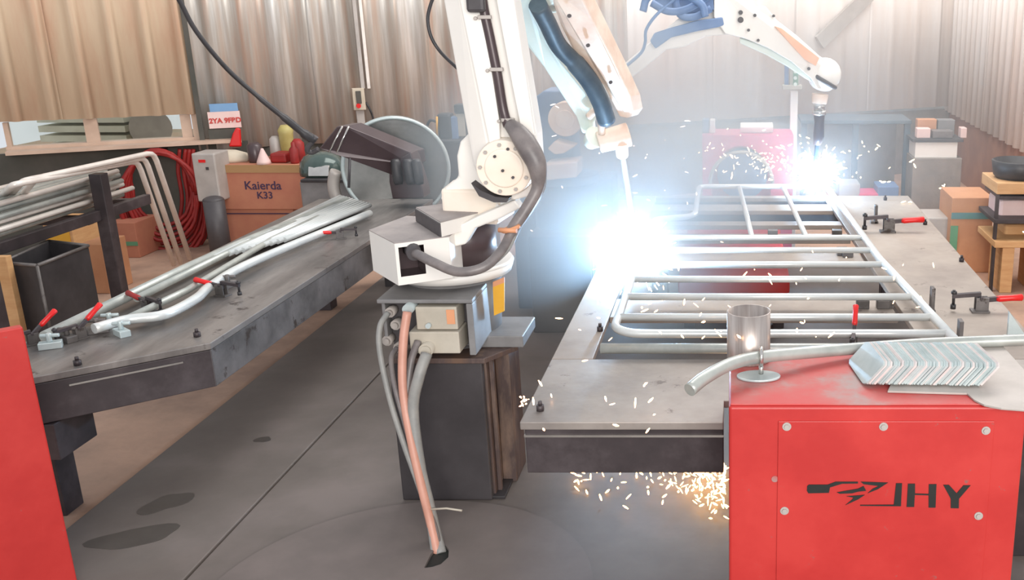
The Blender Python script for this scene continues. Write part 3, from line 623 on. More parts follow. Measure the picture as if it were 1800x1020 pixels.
# big hose round the shoulder
hpts = [PY(895, 218, 3.23), PY(912, 235, 3.21), PY(930, 262, 3.19), PY(944, 292, 3.18), (PY(945, 330, 3.18)), PY(925, 368, 3.16), PY(902, 402, 3.13), PY(882, 440, 3.08), PY(850, 470, 3.03), PY(805, 478, 3.02), PY(765, 463, 3.06), PY(735, 448, 3.13), PY(716, 440, 3.21)]
sp = smooth_path(hpts, 6); nn = len(sp)
rr_ = [(.020 + .016 * math.sin(min(1, i / (nn * .33)) * math.pi)) if i < nn * .33 else (.020 if i < nn * .52 else .0155) for i in range(nn)]
MB().tube(sp, rr_, 16).build('main_hose', 'hose', rb)
sp2 = smooth_path([p + V(.014, .012, .0) for p in hpts[2:9]], 6); MB().tube(sp2, .010, 10).build('side_hose', 'hose_grey', rb)
p = PY(898, 402, 3.115); MB().torus(p, .026, .007, (1, 0, .3), (0, 1, 0), 20, 8).cyl(p + V(-.035, -.02, 0), p + V(.025, -.03, 0), .008, n=8).build('hose_clamp', 'connorange', rb)
p = PY(722, 441, 3.17); MB().cyl(p + V(.02, -.03, -.005), p + V(-.01, .04, .005), .022, .03, 14).build('hose_fitting', 'greydark', rb)
# elbow (above the frame) and forearm
E = PY(850, -150, 3.55)
MB().cyl(E + V(0, -.10, 0), E + V(0, .14, 0), .13, n=36).build('elbow', 'white', rb, .01)
b = MB(); slab(b, ((795, -170), (795, -85), (900, -85), (905, -170)), 3.28, 3.50); b.build('elbow_link', 'white', rb, .01)
def taper(b, a, c, ra, rc_, sx=1.0, n=16, flat=1.0, mid=None):
    return b
def fore(pts, Y0, Y1, thick, name, m, bev=.008, ymin=-60, ymax=250):
    """outline in the picture, its depth growing linearly down the forearm"""
    f = [PY(px, py, Y0 + (Y1 - Y0) * (py - ymin) / (ymax - ymin)) for px, py in pts]
    return MB().loft([f, [p + V(.3 * thick, thick, 0) for p in f]]).build(name, m, rb, bev, 3)
fore(((860, -120), (1010, -140), (1010, -30), (975, 5), (948, 20), (905, 30), (875, 0)), 3.6, 4.3, .2, 'forearm_head', 'mint')
fore(((878, 10), (925, -10), (950, 55), (985, 110), (1025, 160), (1046, 190), (1038, 215), (1040, 236), (1022, 234), (1012, 205), (992, 175), (955, 118), (912, 62)), 3.6, 4.3, .05, 'forearm_rail', 'mint')
fore(((960, -25), (1005, -40), (1040, 30), (1080, 110), (1108, 170), (1113, 195), (1104, 208), (1088, 205), (1060, 150), (1010, 95), (985, 45)), 3.6, 4.3, .11, 'forearm_rail', 'peach')
fp = smooth_path([PY(945, 8, 3.68), PY(962, 40, 3.76), PY(982, 80, 3.86), (PY(1012, 112, 3.94)), PY(1038, 145, 4.0), PY(1056, 180, 4.06), PY(1066, 212, 4.12)], 6)
MB().tube(fp, [.034] * (len(fp) // 2) + [.038] * (len(fp) - len(fp) // 2), 16).build('forearm_hose', 'blueblack', rb)
for px, py, yy in ((1000, 28, 3.76), (1073, 145, 4.02), (1033, 80, 3.88)):
    p = PY(px, py, yy - .02); MB().cyl(p, p + V(0, .02, 0), .007, n=8).build('bolt', 'greydark', rb)
wr_ = PY(1078, 246, 4.2)
MB().cyl(wr_ + V(-.065, .0, -.012), wr_ + V(.065, .03, .02), .045, .052, 24).build('wrist', 'peach', rb, .006)
MB().cyl(PY(1048, 240, 4.2), PY(1036, 252, 4.24), .05, .03, 20).build('wrist_flange', 'mint', rb, .004)
MB().tube(smooth_path([PY(1035, 205, 4.15), PY(1048, 195, 4.13), PY(1056, 212, 4.15), PY(1058, 235, 4.18)]), .016, 10).build('wrist_link', 'peach', rb)
MB().cyl(PY(1092, 250, 4.2), PY(1094, 275, 4.23), .03, .026, 18).build('tool_flange', 'peach', rb, .003)
MB().tube(smooth_path([PY(1094, 272, 4.23), PY(1100, 310, 4.30), PY(1106, 350, 4.30), PY(1112, 390, 4.28), PY(1115, 418, 4.27)]), .013, 12).build('torch_neck', 'greyplate', rb)
MB().cyl(PY(1115, 418, 4.27), PY(1117, 436, 4.27), .014, .009, 14).build('torch_nozzle', 'stainless', rb)
# thin cable loop left of the upper arm
MB().tube(smooth_path([PY(772, -30, 3.5), PY(757, 8, 3.5), PY(752, 35, 3.5), PY(758, 65, 3.5), PY(775, 92, 3.5), PY(806, 122, 3.46)]), .006, 8).build('signal_cable', 'black', rb)
# cables from the base down to the floor hole
H = PZ(768, 962, .04)
def cab(pts, r, m, lab, sway=None):
    tag(MB().tube(smooth_path(pts, 7), r, 10).build('supply_cable', m), lab, 'cable', 'cables running from robot base to floor hole')
dn = lambda dx, dy=0.0: V(H.x + dx, H.y + dy, .012)
cab([PY(750, 622, 3.12), PY(737, 660, 3.08), PY(726, 720, 3.06), PY(738, 820, 3.02), PY(752, 880, 3.0), PY(765, 935, 2.98), dn(.012)], .019, 'hose_grey', 'thick grey cable from the lower beige connector')
cab([PY(716, 548, 3.15), PY(709, 600, 3.12), PY(708, 680, 3.08), PY(722, 770, 3.03), PY(742, 860, 2.99), PY(757, 920, 2.97), dn(0)], .0145, 'hose_pink', 'copper-pink cable hanging in the middle of the bunch')
cab([PY(682, 550, 3.2), PY(668, 575, 3.16), PY(668, 620, 3.13), PY(685, 700, 3.09), PY(708, 775, 3.04), PY(735, 850, 3.0), PY(752, 905, 2.98), dn(-.012)], .010, 'hose_grey', 'outermost thin grey cable at the left of the bunch')
cab([PY(698, 612, 3.2), PY(688, 630, 3.16), PY(693, 675, 3.1), PY(712, 745, 3.05), PY(735, 830, 3.01), PY(752, 900, 2.985), dn(-.004, .01)], .009, 'hose', 'thin brown cable behind the pink one')
cab([PY(735, 600, 3.17), PY(722, 640, 3.12), PY(716, 720, 3.07), PY(730, 800, 3.04), PY(748, 870, 3.01), dn(.006, .012)], .012, 'hose', 'dark cable between the pink and the thick grey one')
p = PY(750, 896, 2.98); q = PZ(820, 898, .032)
tag(MB().tube([p, PY(785, 894, 2.97), PY(812, 898, 2.96)], .0035, 6).build('cable_tie', 'conn'), 'loose pale tie strap wrapped round the cables near the floor', 'cable tie')

# ================================================================== ROBOT 2 (behind)
column(-.93, 5.3, 'blue-shadowed column of the rear robot behind the smoke')
tag(MB().box(-1.28, -.70, 5.62, 5.9, .0205, .80).build('added_dark_box', 'navy', None, .01), 'dark navy box added behind the rear robot column to darken the area', 'cabinet')  # box added to make the area behind the rear column dark
r2 = thing('welding_robot', 'rear pale robot arching over to the far arc at the right', 'robot', (-.93, 5.4, .585))
def sl2(pts, Y0, Y1, name, m, bev=.008): b = MB(); slab(b, pts, Y0, Y1); return b.build(name, m, r2, bev, 3)
MB().cyl(V(-.93, 5.4, .587), V(-.93, 5.4, .83), .17, n=32).build('drum', 'navy', r2)  # blue shade on the rear base is put into drum, turntable and casting colours
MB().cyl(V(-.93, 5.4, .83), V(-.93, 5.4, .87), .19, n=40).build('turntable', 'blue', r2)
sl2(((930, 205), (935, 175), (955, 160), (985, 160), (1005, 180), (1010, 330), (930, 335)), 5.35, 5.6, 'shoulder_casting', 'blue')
sl2(((955, 290), (1015, 284), (1014, 312), (955, 318)), 5.1, 5.3, 'motor_housing', 'peach')
sl2(((962, 262), (975, 248), (1010, 258), (990, 270), (975, 272)), 5.2, 5.34, 'cable_guard', 'peach')
p = PY(993, 210, 5.25); MB().cyl(p, p + V(0, .1, 0), .09, n=30).cyl(p - V(0, .01, 0), p, .05, n=20).build('shoulder_disc', 'peach', r2, .004)
def fr2(pts, thick, name, m, ya, yb, xa, xb, bev=.008):
    f = [PY(px, py, ya + (yb - ya) * (px - xa) / (xb - xa)) for px, py in pts]
    return MB().loft([f, [p_ + V(0, thick, 0) for p_ in f]]).build(name, m, r2, bev, 3)
fr2(((975, 225), (1000, 185), (1085, 122), (1150, 68), (1210, 18), (1260, -10), (1300, 5), (1310, 40), (1290, 60), (1240, 64), (1205, 82), (1170, 88), (1130, 122), (1090, 152), (1015, 225)), .12, 'upper_arm', 'white', 5.3, 5.6, 980, 1300)
fr2(((1142, 72), (1150, 58), (1175, 50), (1225, 36), (1270, 30), (1273, 44), (1262, 48), (1225, 55), (1180, 66), (1152, 86)), .03, 'arm_hose_cover', 'blue', 5.36, 5.5, 1140, 1270)
MB().tube(smooth_path([PY(1090, 125, 5.33), PY(1125, 95, 5.34), PY(1134, 75, 5.33), PY(1136, 52, 5.32), PY(1155, 25, 5.32), PY(1190, -5, 5.34)]), .008, 8).build('arm_cable', 'blue', r2)
for k, q in enumerate((((1130, 20), (1140, -5), (1180, -15), (1230, 5), (1240, 30)), ((1145, 5), (1175, 20), (1210, 15), (1250, -10)), ((1185, -10), (1195, 25), (1220, 30), (1250, 15)))):
    MB().tube(smooth_path([PY(x, y, 5.34 + .05 * k) for x, y in q]), .02, 10).build('feeder_hose', 'blue', r2)
sl2(((1150, -60), (1250, -60), (1255, 18), (1200, 26), (1150, 10)), 5.48, 5.62, 'wire_feeder', 'blue')
fr2(((1255, -30), (1300, -30), (1330, 12), (1345, 10), (1365, 35), (1400, 62), (1440, 98), (1470, 118), (1478, 140), (1462, 158), (1438, 158), (1425, 138), (1390, 108), (1350, 85), (1310, 68), (1275, 60), (1255, 30)), .14, 'forearm', 'white', 5.52, 5.96, 1270, 1460)
fr2(((1300, 66), (1350, 82), (1395, 108), (1420, 128), (1428, 145), (1415, 138), (1385, 118), (1345, 96), (1300, 76)), .1, 'forearm_underside', 'mint', 5.60, 5.98, 1270, 1460)
fr2(((1362, 46), (1374, 50), (1440, 102), (1434, 116), (1414, 104), (1390, 78)), .03, 'orange_band', 'orange_pale', 5.708, 5.895, 1362, 1443, 0)
for px, py, s_ in ((1302, 22, .012), (1302, 35, .016), (1327, 27, .009), (1316, 53, .008), (1333, 71, .008), (1360, 28, .008), (1422, 121, .009)):
    p = PY(px, py, 5.5 + .44 * (px - 1270) / 190 - .004); MB().cyl(p, p + V(0, .02, 0), s_, n=12).build('bolt', 'greydark', r2)
wc = PY(1450, 132, 5.95)
MB().ball(wc + V(0, .03, 0), (.10, .09, .10)).build('wrist', 'white', r2)
MB().torus(wc + V(-.01, .03, -.03), .088, .012, (.85, 0, -.5), (0, 1, 0), 28, 8).build('wrist_seal', 'greydark', r2)
MB().cyl(PY(1442, 165, 6.0), PY(1440, 182, 6.0), .05, .045, 22).build('tool_flange', 'peach', r2, .003)
MB().cyl(PY(1440, 182, 6.0), PY(1440, 194, 6.0), .034, n=20).cyl(PY(1440, 194, 6.0), PY(1440, 202, 6.0), .040, n=20).build('sensor_ring', 'chrome', r2)
MB().tube([PY(1440, 202, 6.0), PY(1440, 215, 6.0), PY(1439, 240, 6.0), PY(1436, 255, 6.0)], [.034, .03, .034, .022], 16).build('torch_body', 'maroon', r2)
MB().tube(smooth_path([PY(1437, 250, 6.0), PY(1434, 275, 6.0), PY(1432, 292, 6.0)]), .014, 10).build('torch_neck', 'blueblack', r2)

# ================================================================== LEFT TABLE TAILSTOCK: FACEPLATE AND BRACKET
tsk = thing('table_tailstock', 'large round grey faceplate standing at the far end of the left table', 'tailstock', (-2.0, 6.05, 0))
fc = PY(697, 296, 5.98); axis = V(.28, -.96, 0).normalized()
MB().cyl(fc, fc - axis * .05, .315, n=64).cyl(fc + axis * .012, fc, .30, .31, n=64).build('faceplate', 'drum', tsk, .004)
MB().torus(fc + axis * .012, .305, .012, (axis.y, -axis.x, 0), (0, 0, 1), 64, 8).build('rim', 'zincplate', tsk)
MB().cyl(fc - axis * .05, fc - axis * .3, .14, n=32).build('bearing_housing', 'greydark', tsk)
q = fc - axis * .2; MB().box(q.x - .13, q.x + .13, q.y - .08, q.y + .1, .0, q.z - .1).build('stand', 'greydark', tsk, .006)
g2 = PY(645, 330, 5.9)
MB().torus(g2, .2, .035, (1, 0, 0), (0, 0, 1), 24, 10, R(150), R(270)).build('guard_ring', 'greyplate', tsk)
br = thing('hose_bracket', 'dark maroon box arm with three black plugs below the hanging cable', 'bracket', PY(650, 285, 5.6))
f = [PY(px, py, Y) for px, py, Y in ((565, 262, 5.45), (600, 222, 5.45), (722, 268, 5.72), (735, 345, 5.74), (688, 346, 5.7), (682, 300, 5.7), (600, 275, 5.45))]
f = [PY(px, py, Y) for px, py, Y in ((560, 262, 5.42), (592, 222, 5.45), (608, 222, 5.47), (722, 268, 5.70), (726, 290, 5.70), (700, 312, 5.68), (600, 275, 5.47))]
MB().loft([f, [p + V(.03, .16, .0) for p in f]]).build('box_arm', 'maroon', br, .006)
f = [PY(px, py, 5.66) for px, py in ((684, 288), (722, 268), (742, 330), (745, 348), (690, 350), (684, 320))]
MB().loft([f, [p + V(0, .14, 0) for p in f]]).build('end_block', 'maroon', br, .006)
for k, px in enumerate((694, 716, 731)):
    a, b = PY(px, 280, 5.60), PY(px + 7, 324, 5.60); MB().tube([a, a.lerp(b, .1), b.lerp(a, .15), b], [.018, .028, .028, .022], 16).build('plug', 'black', br)
    a, b = PY(px + 7, 322, 5.64), PY(px + 6, 335, 5.66)
for dx in (0, 14):
    a, b = PY(578 + dx, 268, 5.40), PY(602 + dx * .8, 222, 5.42); MB().tube([a, b], .005, 8).build('edge_strip', 'chrome', br)
a, b = PY(615, 275, 5.5), PY(613, 330, 5.5); MB().tube([a, b], .008, 8).build('drop_rod', 'greydark', br)
MB().tube(smooth_path([PY(560, 262, 5.42), PY(548, 268, 5.42), PY(540, 262, 5.4), PY(556, 240, 5.4)]), .014, 10).build('cable_fitting', 'greydark', br)
tag(MB().tube(smooth_path([PY(290, -40, 5.0), PY(315, 0, 5.05), PY(345, 55, 5.1), PY(400, 122, 5.2), PY(460, 175, 5.28), PY(500, 207, 5.33), PY(535, 235, 5.38), PY(552, 246, 5.41)]), [.012] * 24 + [.015] * 6 + [.02] * 6 + [.026] * 7, 10).build('hanging_cable', 'black'), 'black cable sweeping down from the top left to the maroon bracket', 'cable')

# dark machine behind the front robot
mc = thing('regulator_stand', 'dark cabinet with gas regulators behind the front robot shoulder', 'machine', (PY(798, 320, 6.9).x, 6.9, 0))
def pb(px0, py0, px1, py1, Y0, d, name, m, par, bev=.004, z0=None):
    a, b = PY(px0, py1, Y0), PY(px1, py0, Y0); return MB().box(a.x, b.x, Y0, Y0 + d, a.z if z0 is None else z0, b.z).build(name, m, par, bev)
pb(774, 250, 850, 330, 6.9, .3, 'cabinet_body', 'maroon', mc, .01, 0.0)
pb(772, 247, 852, 251, 6.88, .34, 'cabinet_lid', 'greydark', mc)
pb(770, 200, 792, 246, 6.95, .1, 'regulator', 'black', mc, .02); pb(798, 184, 820, 200, 6.95, .1, 'gauge', 'black', mc, .01)
pb(803, 200, 815, 240, 6.97, .06, 'gas_valve', 'conn', mc); pb(792, 205, 803, 246, 6.96, .08, 'gas_valve', 'blue', mc, .01); pb(815, 198, 836, 246, 6.99, .08, 'regulator', 'maroon', mc, .01)
MB().tube(smooth_path([PY(770, 215, 6.95), PY(756, 212, 6.93), PY(750, 228, 6.92), PY(756, 250, 6.92), PY(765, 270, 6.92), PY(768, 310, 6.93)]), .009, 8).build('gas_hose', 'black', mc)
MB().tube([PY(768, 205, 6.93), PY(768, 240, 6.93)], .007, 8).build('valve_stem', 'yellow', mc)

# switch box on the wall with conduit
sw = thing('switch_box', 'small cream push-button box on the wall conduit above the faceplate', 'switch box', W(630, 175, .1))
def wb(px0, py0, px1, py1, off, d, name, m, par, bev=.003):
    pm = (py0 + py1) / 2; a, b = W(px0, pm, off), W(px1, pm, off); a.z, b.z = W((px0 + px1) / 2, py0, off).z, W((px0 + px1) / 2, py1, off).z; c = (a + b) / 2
    return MB().obox(c, WD * (abs((b - a).dot(WD)) / 2), WN * (d / 2), V(0, 0, abs(a.z - b.z) / 2)).build(name, m, par, bev)
bx_ = wb(620, 155, 641, 193, .12, .06, 'case', 'cloth', sw); wb(626, 160, 635, 182, .155, .015, 'button_strip', 'masonry_dark', sw)
p = W(630, 186, .16); MB().cyl(p, p + WN * .02, .018, n=12).build('stop_button', 'red_bright', sw)
wb(624, -40, 631, 156, .09, .05, 'conduit', 'greyplate', sw); wb(635, -40, 641, 156, .09, .05, 'conduit', 'rackpipe', sw); wb(628, 193, 642, 245, .09, .04, 'conduit', 'greyplate', sw)
MB().tube(smooth_path([W(643, 180, .1), W(650, 192, .12), W(655, 205, .12), W(659, 225, .12)]), .008, 8).build('lead', 'black', sw)

# ================================================================== LEFT BACKGROUND
# sign
sg = thing('wall_sign', 'pinkish sign with blue band and red lettering, right of the window', 'sign', W(395, 225, .1))
wb(366, 196, 423, 225, .10, .012, 'board', 'signw', sg, 0); wb(368, 182, 418, 196, .10, .012, 'band', 'signb', sg, 0)
text_mb('2YA 9FBD', .050, W(368, 217, .108), WD, (0, 0, 1), .001, .002).build('lettering', 'redink', sg)
wb(367, 226, 420, 248, .09, .02, 'lower_board', 'masonry_dark', sg, 0)
tag(MB().loft([[W(px, py, .12) for px, py in ((404, 258), (410, 235), (416, 224), (423, 226), (424, 258))], [W(px, py, .2) for px, py in ((402, 258), (409, 235), (415, 224), (423, 226), (425, 258))]]).build('red_cone', 'red_bright', None, .01), 'small red cone on the ledge right of the sign', 'cone')
a = W(12, 262, .1); b = W(425, 250, .1)
tag(MB().obox(((a + b) / 2) * V(1, 1, 0) .length * 0 + V((a.x + b.x) / 2, (a.y + b.y) / 2, .762), WD * ((b - a).dot(WD) / 2), WN * .09, V(0, 0, .012)).build('window_ledge', 'win'), 'long pinkish ledge under the low window', 'ledge')
# pipe rack
rk = thing('pipe_rack', 'dark steel rack with posts holding bundles of zinc pipes', 'rack', (-3.75, 5.4, 0))
for px, py0, py1, Y in ((172, 305, 510, 5.6), (-40, 420, 520, 4.2)):
    a = PY(px, py0, Y); MB().box(a.x - .035, a.x + .035, Y - .035, Y + .035, 0, a.z).build('post', 'skirt', rk, .004)
MB().obox(V(-4.05, 5.1, .60), V(.02, .9, 0), V(.02, 0, 0), V(0, 0, .03)).obox(V(-3.655, 5.05, .60), V(.02, 1.0, 0), V(.02, 0, 0), V(0, 0, .03)).build('side_beam', 'skirt', rk, .003)
for y in (4.4, 5.55, 6.05): MB().box(-4.08, -3.68, y - .025, y + .025, .55, .60).build('cross_bar', 'skirt', rk, .003)
pr = []
rnd = random.Random(11); k = 0
for row in range(6):
    for c_ in range(6):
        x = -4.02 + c_ * .058 + rnd.uniform(-.006, .006) + (row % 2) * .028; z = .646 + row * .031
        m = MB().tube([V(x, 4.15 + rnd.uniform(-.2, .05), z), V(x + .01, 5.98 + rnd.uniform(-.12, .05), z)], .0145, 8)
        tag(m.build('zinc_pipe', 'rackpipe' if rnd.random() > .35 else 'galv_old'), 'straight zinc pipe in the bundle on the dark rack at the left', 'pipe', 'zinc pipes bundled on the rack')
def frame(label, tl, tr, legL, legR, r=.016):
    pts = [legL, tl, tr, legR]; out = [legL]
    for a, b, c in ((legL, tl, tr), (tl, tr, legR)):
        u_, v_ = (a - b).normalized() * .07, (c - b).normalized() * .07; out += [b + u_, b + u_ * .4 + v_ * .12 + V(0, 0, 0), b + u_ * .12 + v_ * .4, b + v_]
    out.append(legR); tag(MB().tube(out, r, 10).build('bent_hoop', 'rackpipe'), label, 'bent tube', 'bent tube frames hung over the rack')
frame('bent zinc tube frame hung over the rack, outermost at the right', PY(62, 314, 5.0), PY(270, 268, 6.1), PZ(-20, 420, .45), PZ(334, 455, .08))
frame('bent zinc tube frame hung over the rack, its right leg in the middle', PY(40, 318, 4.9), PY(255, 277, 6.05), PZ(-25, 395, .5), PZ(318, 462, .08))
frame('bent zinc tube frame hung over the rack, its right leg nearest the bundle', PY(22, 325, 4.8), PY(242, 283, 6.0), PZ(-30, 380, .5), PZ(306, 466, .08))
# red hose coil
hcn = thing('hose_coil', 'red hose hanging in a coil on the wall behind the rack', 'hose', (-3.95, 7.2, 0))
cc = W(284, 330, .2); rnd = random.Random(5)
for k in range(9):
    R1 = .20 + .012 * k; n = 30
    pts = [cc + WD * (R1 * .95 * math.cos(2 * math.pi * i / n) + rnd.uniform(-.006, .006)) + V(0, 0, 1) * (R1 * 1.4 * math.sin(2 * math.pi * i / n) - .02 * k) + WN * (rnd.uniform(-.01, .01) + .02 * (k % 4)) for i in range(n)]
    MB().tube(pts + [pts[0]], .014, 8).build('hose_loop', 'red_dark', hcn)
for px in (316, 326, 333, 340):
    MB().tube(smooth_path([W(px, 262, .15), W(px - 3, 300, .14), W(px + 4, 350, .14), W(px - 2, 400, .13)]), .014, 8).build('hose_drop', 'red_dark', hcn)
wb(276, 262, 294, 268, .12, .20, 'hook', 'skirt', hcn)
# black bin
bz = .55; q = [PZ(65, 467, bz), PZ(155, 432, bz), PZ(85, 424, bz), PZ(2, 462, bz)]
bn = thing('black_bin', 'open dark steel bin on the floor below the rack', 'bin', (q[0].x, q[0].y + .2, 0))
for i in range(4):
    a, b = q[i], q[(i + 1) % 4]; nn_ = V(-(b - a).y, (b - a).x, 0).normalized() * .012
    MB().extr([V(a.x, a.y, .002), V(b.x, b.y, .002), V(b.x, b.y, bz), V(a.x, a.y, bz)], nn_).build('side', 'black', bn)
    MB().tube([a, b], .009, 6).build('rim', 'skirt2', bn)
MB().loft([[at(p, .003) for p in q], [at(p, .012) for p in q]]).build('bottom', 'black', bn)
MB().tube([V(q[0].x, q[0].y, .01), q[0]], .008, 6).build('corner_bead', 'skirt2', bn)
a = PZ(4, 450, .6); tag(MB().box(a.x - .04, a.x + .03, a.y - .02, a.y + .02, 0, .6).build('wood_plank', 'wood', None, .003), 'orange-brown wooden plank upright at the left edge beside the bin', 'plank')
def carton(px0, py0, px1, py1, Y, d, m, label, z0=0.0, name='carton'):
    a, b = PY(px0, py1, Y), PY(px1, py0, Y); r = thing(name, label, 'box', ((a.x + b.x) / 2, Y + d / 2, z0))
    MB().box(a.x, b.x, Y, Y + d, z0 + .001, b.z).build('box_body', m, r, .004)
    return r, a, b
r_, a, b = carton(82, 392, 124, 432, 6.3, .3, 'wood', 'small yellow-brown carton on the floor under the rack', 0.0); MB().box(a.x + .02, b.x - .02, 6.296, 6.2995, b.z - .14, b.z - .06).build('printed_panel', 'yellow', r_)
r_, a, b = carton(195, 392, 236, 440, 6.9, .3, 'carton_pink', 'orange-brown carton on the floor between rack post and hanging tubes', 0.0); MB().box(a.x + .06, b.x, 6.896, 6.8995, .09, .12).build('tape', 'green', r_)
carton(150, 430, 178, 500, 6.0, .25, 'carton', 'narrow brown carton just right of the black bin')
# grey cabinet post and boxes
pb_ = thing('control_post', 'grey-brown metal cabinet with round shoulder left of the cartons', 'cabinet', (PY(365, 300, 6.85).x, 6.9, 0))
pb(346, 270, 376, 340, 6.85, .2, 'upper_case', 'greyplate', pb_, .01, .42)
a = PY(366, 345, 6.75); MB().cyl(V(a.x, a.y + .06, 0), V(a.x, a.y + .06, .44), .07, n=24).ball(V(a.x, a.y + .06, .44), (.07, .07, .03)).build('lower_bottle', 'greydark', pb_)
pb(349, 281, 360, 286, 6.845, .004, 'red_light', 'red_bright', pb_, 0); pb(362, 294, 366, 299, 6.845, .004, 'button', 'black', pb_, 0)
rA, a, b = carton(385, 368, 515, 430, 7.0, .38, 'carton_pink', 'lower reddish cardboard box beneath the lettered one', 0.0)
zl = b.z; MB().box(a.x - .0, b.x, 6.994, 6.9995, zl - .035, zl - .028).build('seam', 'ink', rA)
rB_, a, b = carton(378, 290, 530, 366, 6.98, .40, 'carton_pink', 'upper cardboard box printed with dark lettering', zl + .002)
MB().box(a.x, b.x, 6.974, 6.9795, b.z - .055, b.z - .0).build('tape', 'tape', rB_)
text_mb('Kaierda', .085, PY(430, 333, 6.978), (1, 0, 0), (0, 0, 1), .001, .001).build('lettering', 'ink', rB_)
text_mb('K33', .07, PY(452, 349, 6.978), (1, 0, 0), (0, 0, 1), .001, .001).build('lettering', 'ink', rB_)
ztop = b.z
# clutter on the boxes
def restball(px, Y, rx_, ry_, rz_, name, m, label, cat): 
    p = PY(px, 280, Y); b_ = MB().ball(V(p.x, Y, ztop + rz_ * .96), (rx_, ry_, rz_)); return tag(b_.build(name, m), label, cat)
cl = MB(); p = PY(398, 280, 7.15); n = 20
cl.loft([[V(p.x + (.17 + .02 * math.sin(3 * i)) * f_ * math.cos(2 * math.pi * i / n), 7.15 + .12 * f_ * math.sin(2 * math.pi * i / n), ztop + .001 + h) for i in range(n)] for f_, h in ((.95, 0), (1, .02), (.85, .055), (.5, .075), (.15, .08))], True)
tag(cl.build('cloth_bundle', 'cloth'), 'crumpled off-white cloth bundle at the left on the lettered box', 'cloth')
def lath(px, Y, prof, name, m, label, cat, zb0=None, n=20):
    p = PY(px, 280, Y); b_ = MB().loft([[V(p.x + r * math.cos(2 * math.pi * i / n), Y + r * math.sin(2 * math.pi * i / n), (ztop if zb0 is None else zb0) + .001 + h) for i in range(n)] for r, h in prof], True); return tag(b_.build(name, m), label, cat)
lath(450, 7.1, ((.045, 0), (.05, .02), (.05, .12), (.03, .14)), 'dark_jar', 'maroon', 'dark maroon jar right of the cloth on the lettered box', 'jar')
lath(463, 7.02, ((.05, 0), (.045, .02), (.012, .10), (.008, .11)), 'paper_funnel', 'signw', 'pale pink funnel standing before the dark jar', 'funnel')
tag(MB().box(PY(474, 280, 7.05).x, PY(503, 280, 7.05).x, 7.05, 7.2, ztop + .001, ztop + .07).build('red_tin', 'red_dark', None, .015), 'dark red tin box right of the pink funnel', 'tin')
lath(518, 7.05, ((.028, 0), (.03, .01), (.03, .10), (.015, .12), (.012, .15)), 'red_bottle', 'red_dark', 'slim red bottle at the right end of the lettered box', 'bottle')
lath(526, 7.15, ((.04, 0), (.045, .01), (.045, .13), (.02, .16)), 'red_canister', 'red_dark', 'dark red canister beneath the end of the hanging cable', 'canister')
lath(508, 7.3, ((.04, 0), (.045, .01), (.05, .18), (.055, .20), (.03, .24)), 'yellow_can', 'olive', 'yellow-green can behind the red bottle', 'can')
lath(488, 7.3, ((.04, 0), (.045, .01), (.04, .14), (.02, .16)), 'grey_can', 'greyplate', 'dull mauve-grey can behind the red tin', 'can')
# helmet and grey box
gb = thing('grey_case', 'grey metal case behind the far end of the left table', 'case', (PY(575, 330, 6.7).x, 6.8, 0))
pb(530, 320, 626, 352, 6.6, .4, 'case_body', 'greybox', gb, .008, 0.0); pb(528, 316, 628, 321, 6.59, .42, 'case_lid', 'black', gb)
zc = PY(575, 316, 6.6).z
hm = thing('welding_helmet', 'rounded dark-green welding visor lying on the grey case', 'helmet', (PY(560, 300, 6.75).x, 6.8, zc))
p = PY(562, 300, 6.75); n = 24
MB().loft([[V(p.x + .15 * f_ * math.cos(math.pi * 2 * i / n), 6.8 + .14 * f_ * math.sin(math.pi * 2 * i / n), zc + .001 + h) for i in range(n)] for f_, h in ((1, 0), (1.02, .03), (.95, .09), (.75, .13), (.4, .155), (.1, .16))], True).build('shell', 'glassdark', hm)
MB().obox(V(p.x + .03, 6.665, zc + .05), V(.07, 0, 0), V(0, .01, .006), V(0, .01, .03)).build('lens', 'chrome', hm, .004)

# ================================================================== RIGHT BACKGROUND
hd = thing('far_headstock', 'magenta-red arched headstock frame behind the far end of the gate', 'headstock', (.07, 6.75, 0))
YH = 6.6; a, b = PY(1235, 322, YH), PY(1395, 238, YH)
n = 22; ac = PY(1303, 322, YH); ra = .20
outl = [V(a.x, YH, .0205), V(a.x, YH, b.z), V(b.x, YH, b.z), V(b.x, YH, .0205), V(ac.x + ra, YH, .0205)] + [V(ac.x + ra * math.cos(math.pi * i / n), YH, ac.z + ra * 1.25 * math.sin(math.pi * i / n)) for i in range(n + 1)] + [V(ac.x - ra, YH, .0205)]
MB().extr(outl, (0, .05, 0)).build('arched_front', 'magenta', hd, .0)
MB().box(a.x, b.x, YH + .3, YH + .34, .0205, b.z).box(a.x, b.x, YH + .05, YH + .3, b.z - .02, b.z).build('rear_frame', 'magenta', hd)
p = PY(1305, 300, YH + .1); MB().cyl(V(p.x, YH + .06, p.z - .02), V(p.x, YH + .14, p.z - .02), .17, n=36).build('faceplate', 'blue', hd)
MB().torus(V(ac.x, YH - .004, ac.z), ra + .01, .012, (1, 0, 0), (0, 0, 1), 24, 8, 0, math.pi).build('arch_trim', 'conn', hd)
zh = b.z
tag(MB().box(PY(1235, 230, 6.7).x, PY(1246, 230, 6.7).x, 6.7, 6.8, zh + .001, PY(1240, 210, 6.7).z).build('blue_box', 'blue', None, .004), 'upright dark blue box on top of the magenta headstock', 'box')
tag(MB().box(PY(1248, 230, 6.7).x, PY(1257, 230, 6.7).x, 6.7, 6.8, zh + .001, PY(1250, 211, 6.7).z).build('white_box', 'white', None, .004), 'narrow white box beside the blue one on the headstock', 'box')
tag(MB().obox(PY(1330, 228, 6.75) * 1, V(.11, 0, 0), V(0, .05, .01), V(0, -.006, .02)).build('white_tray', 'white', None, .004), 'flat white tray on top of the magenta headstock', 'tray')
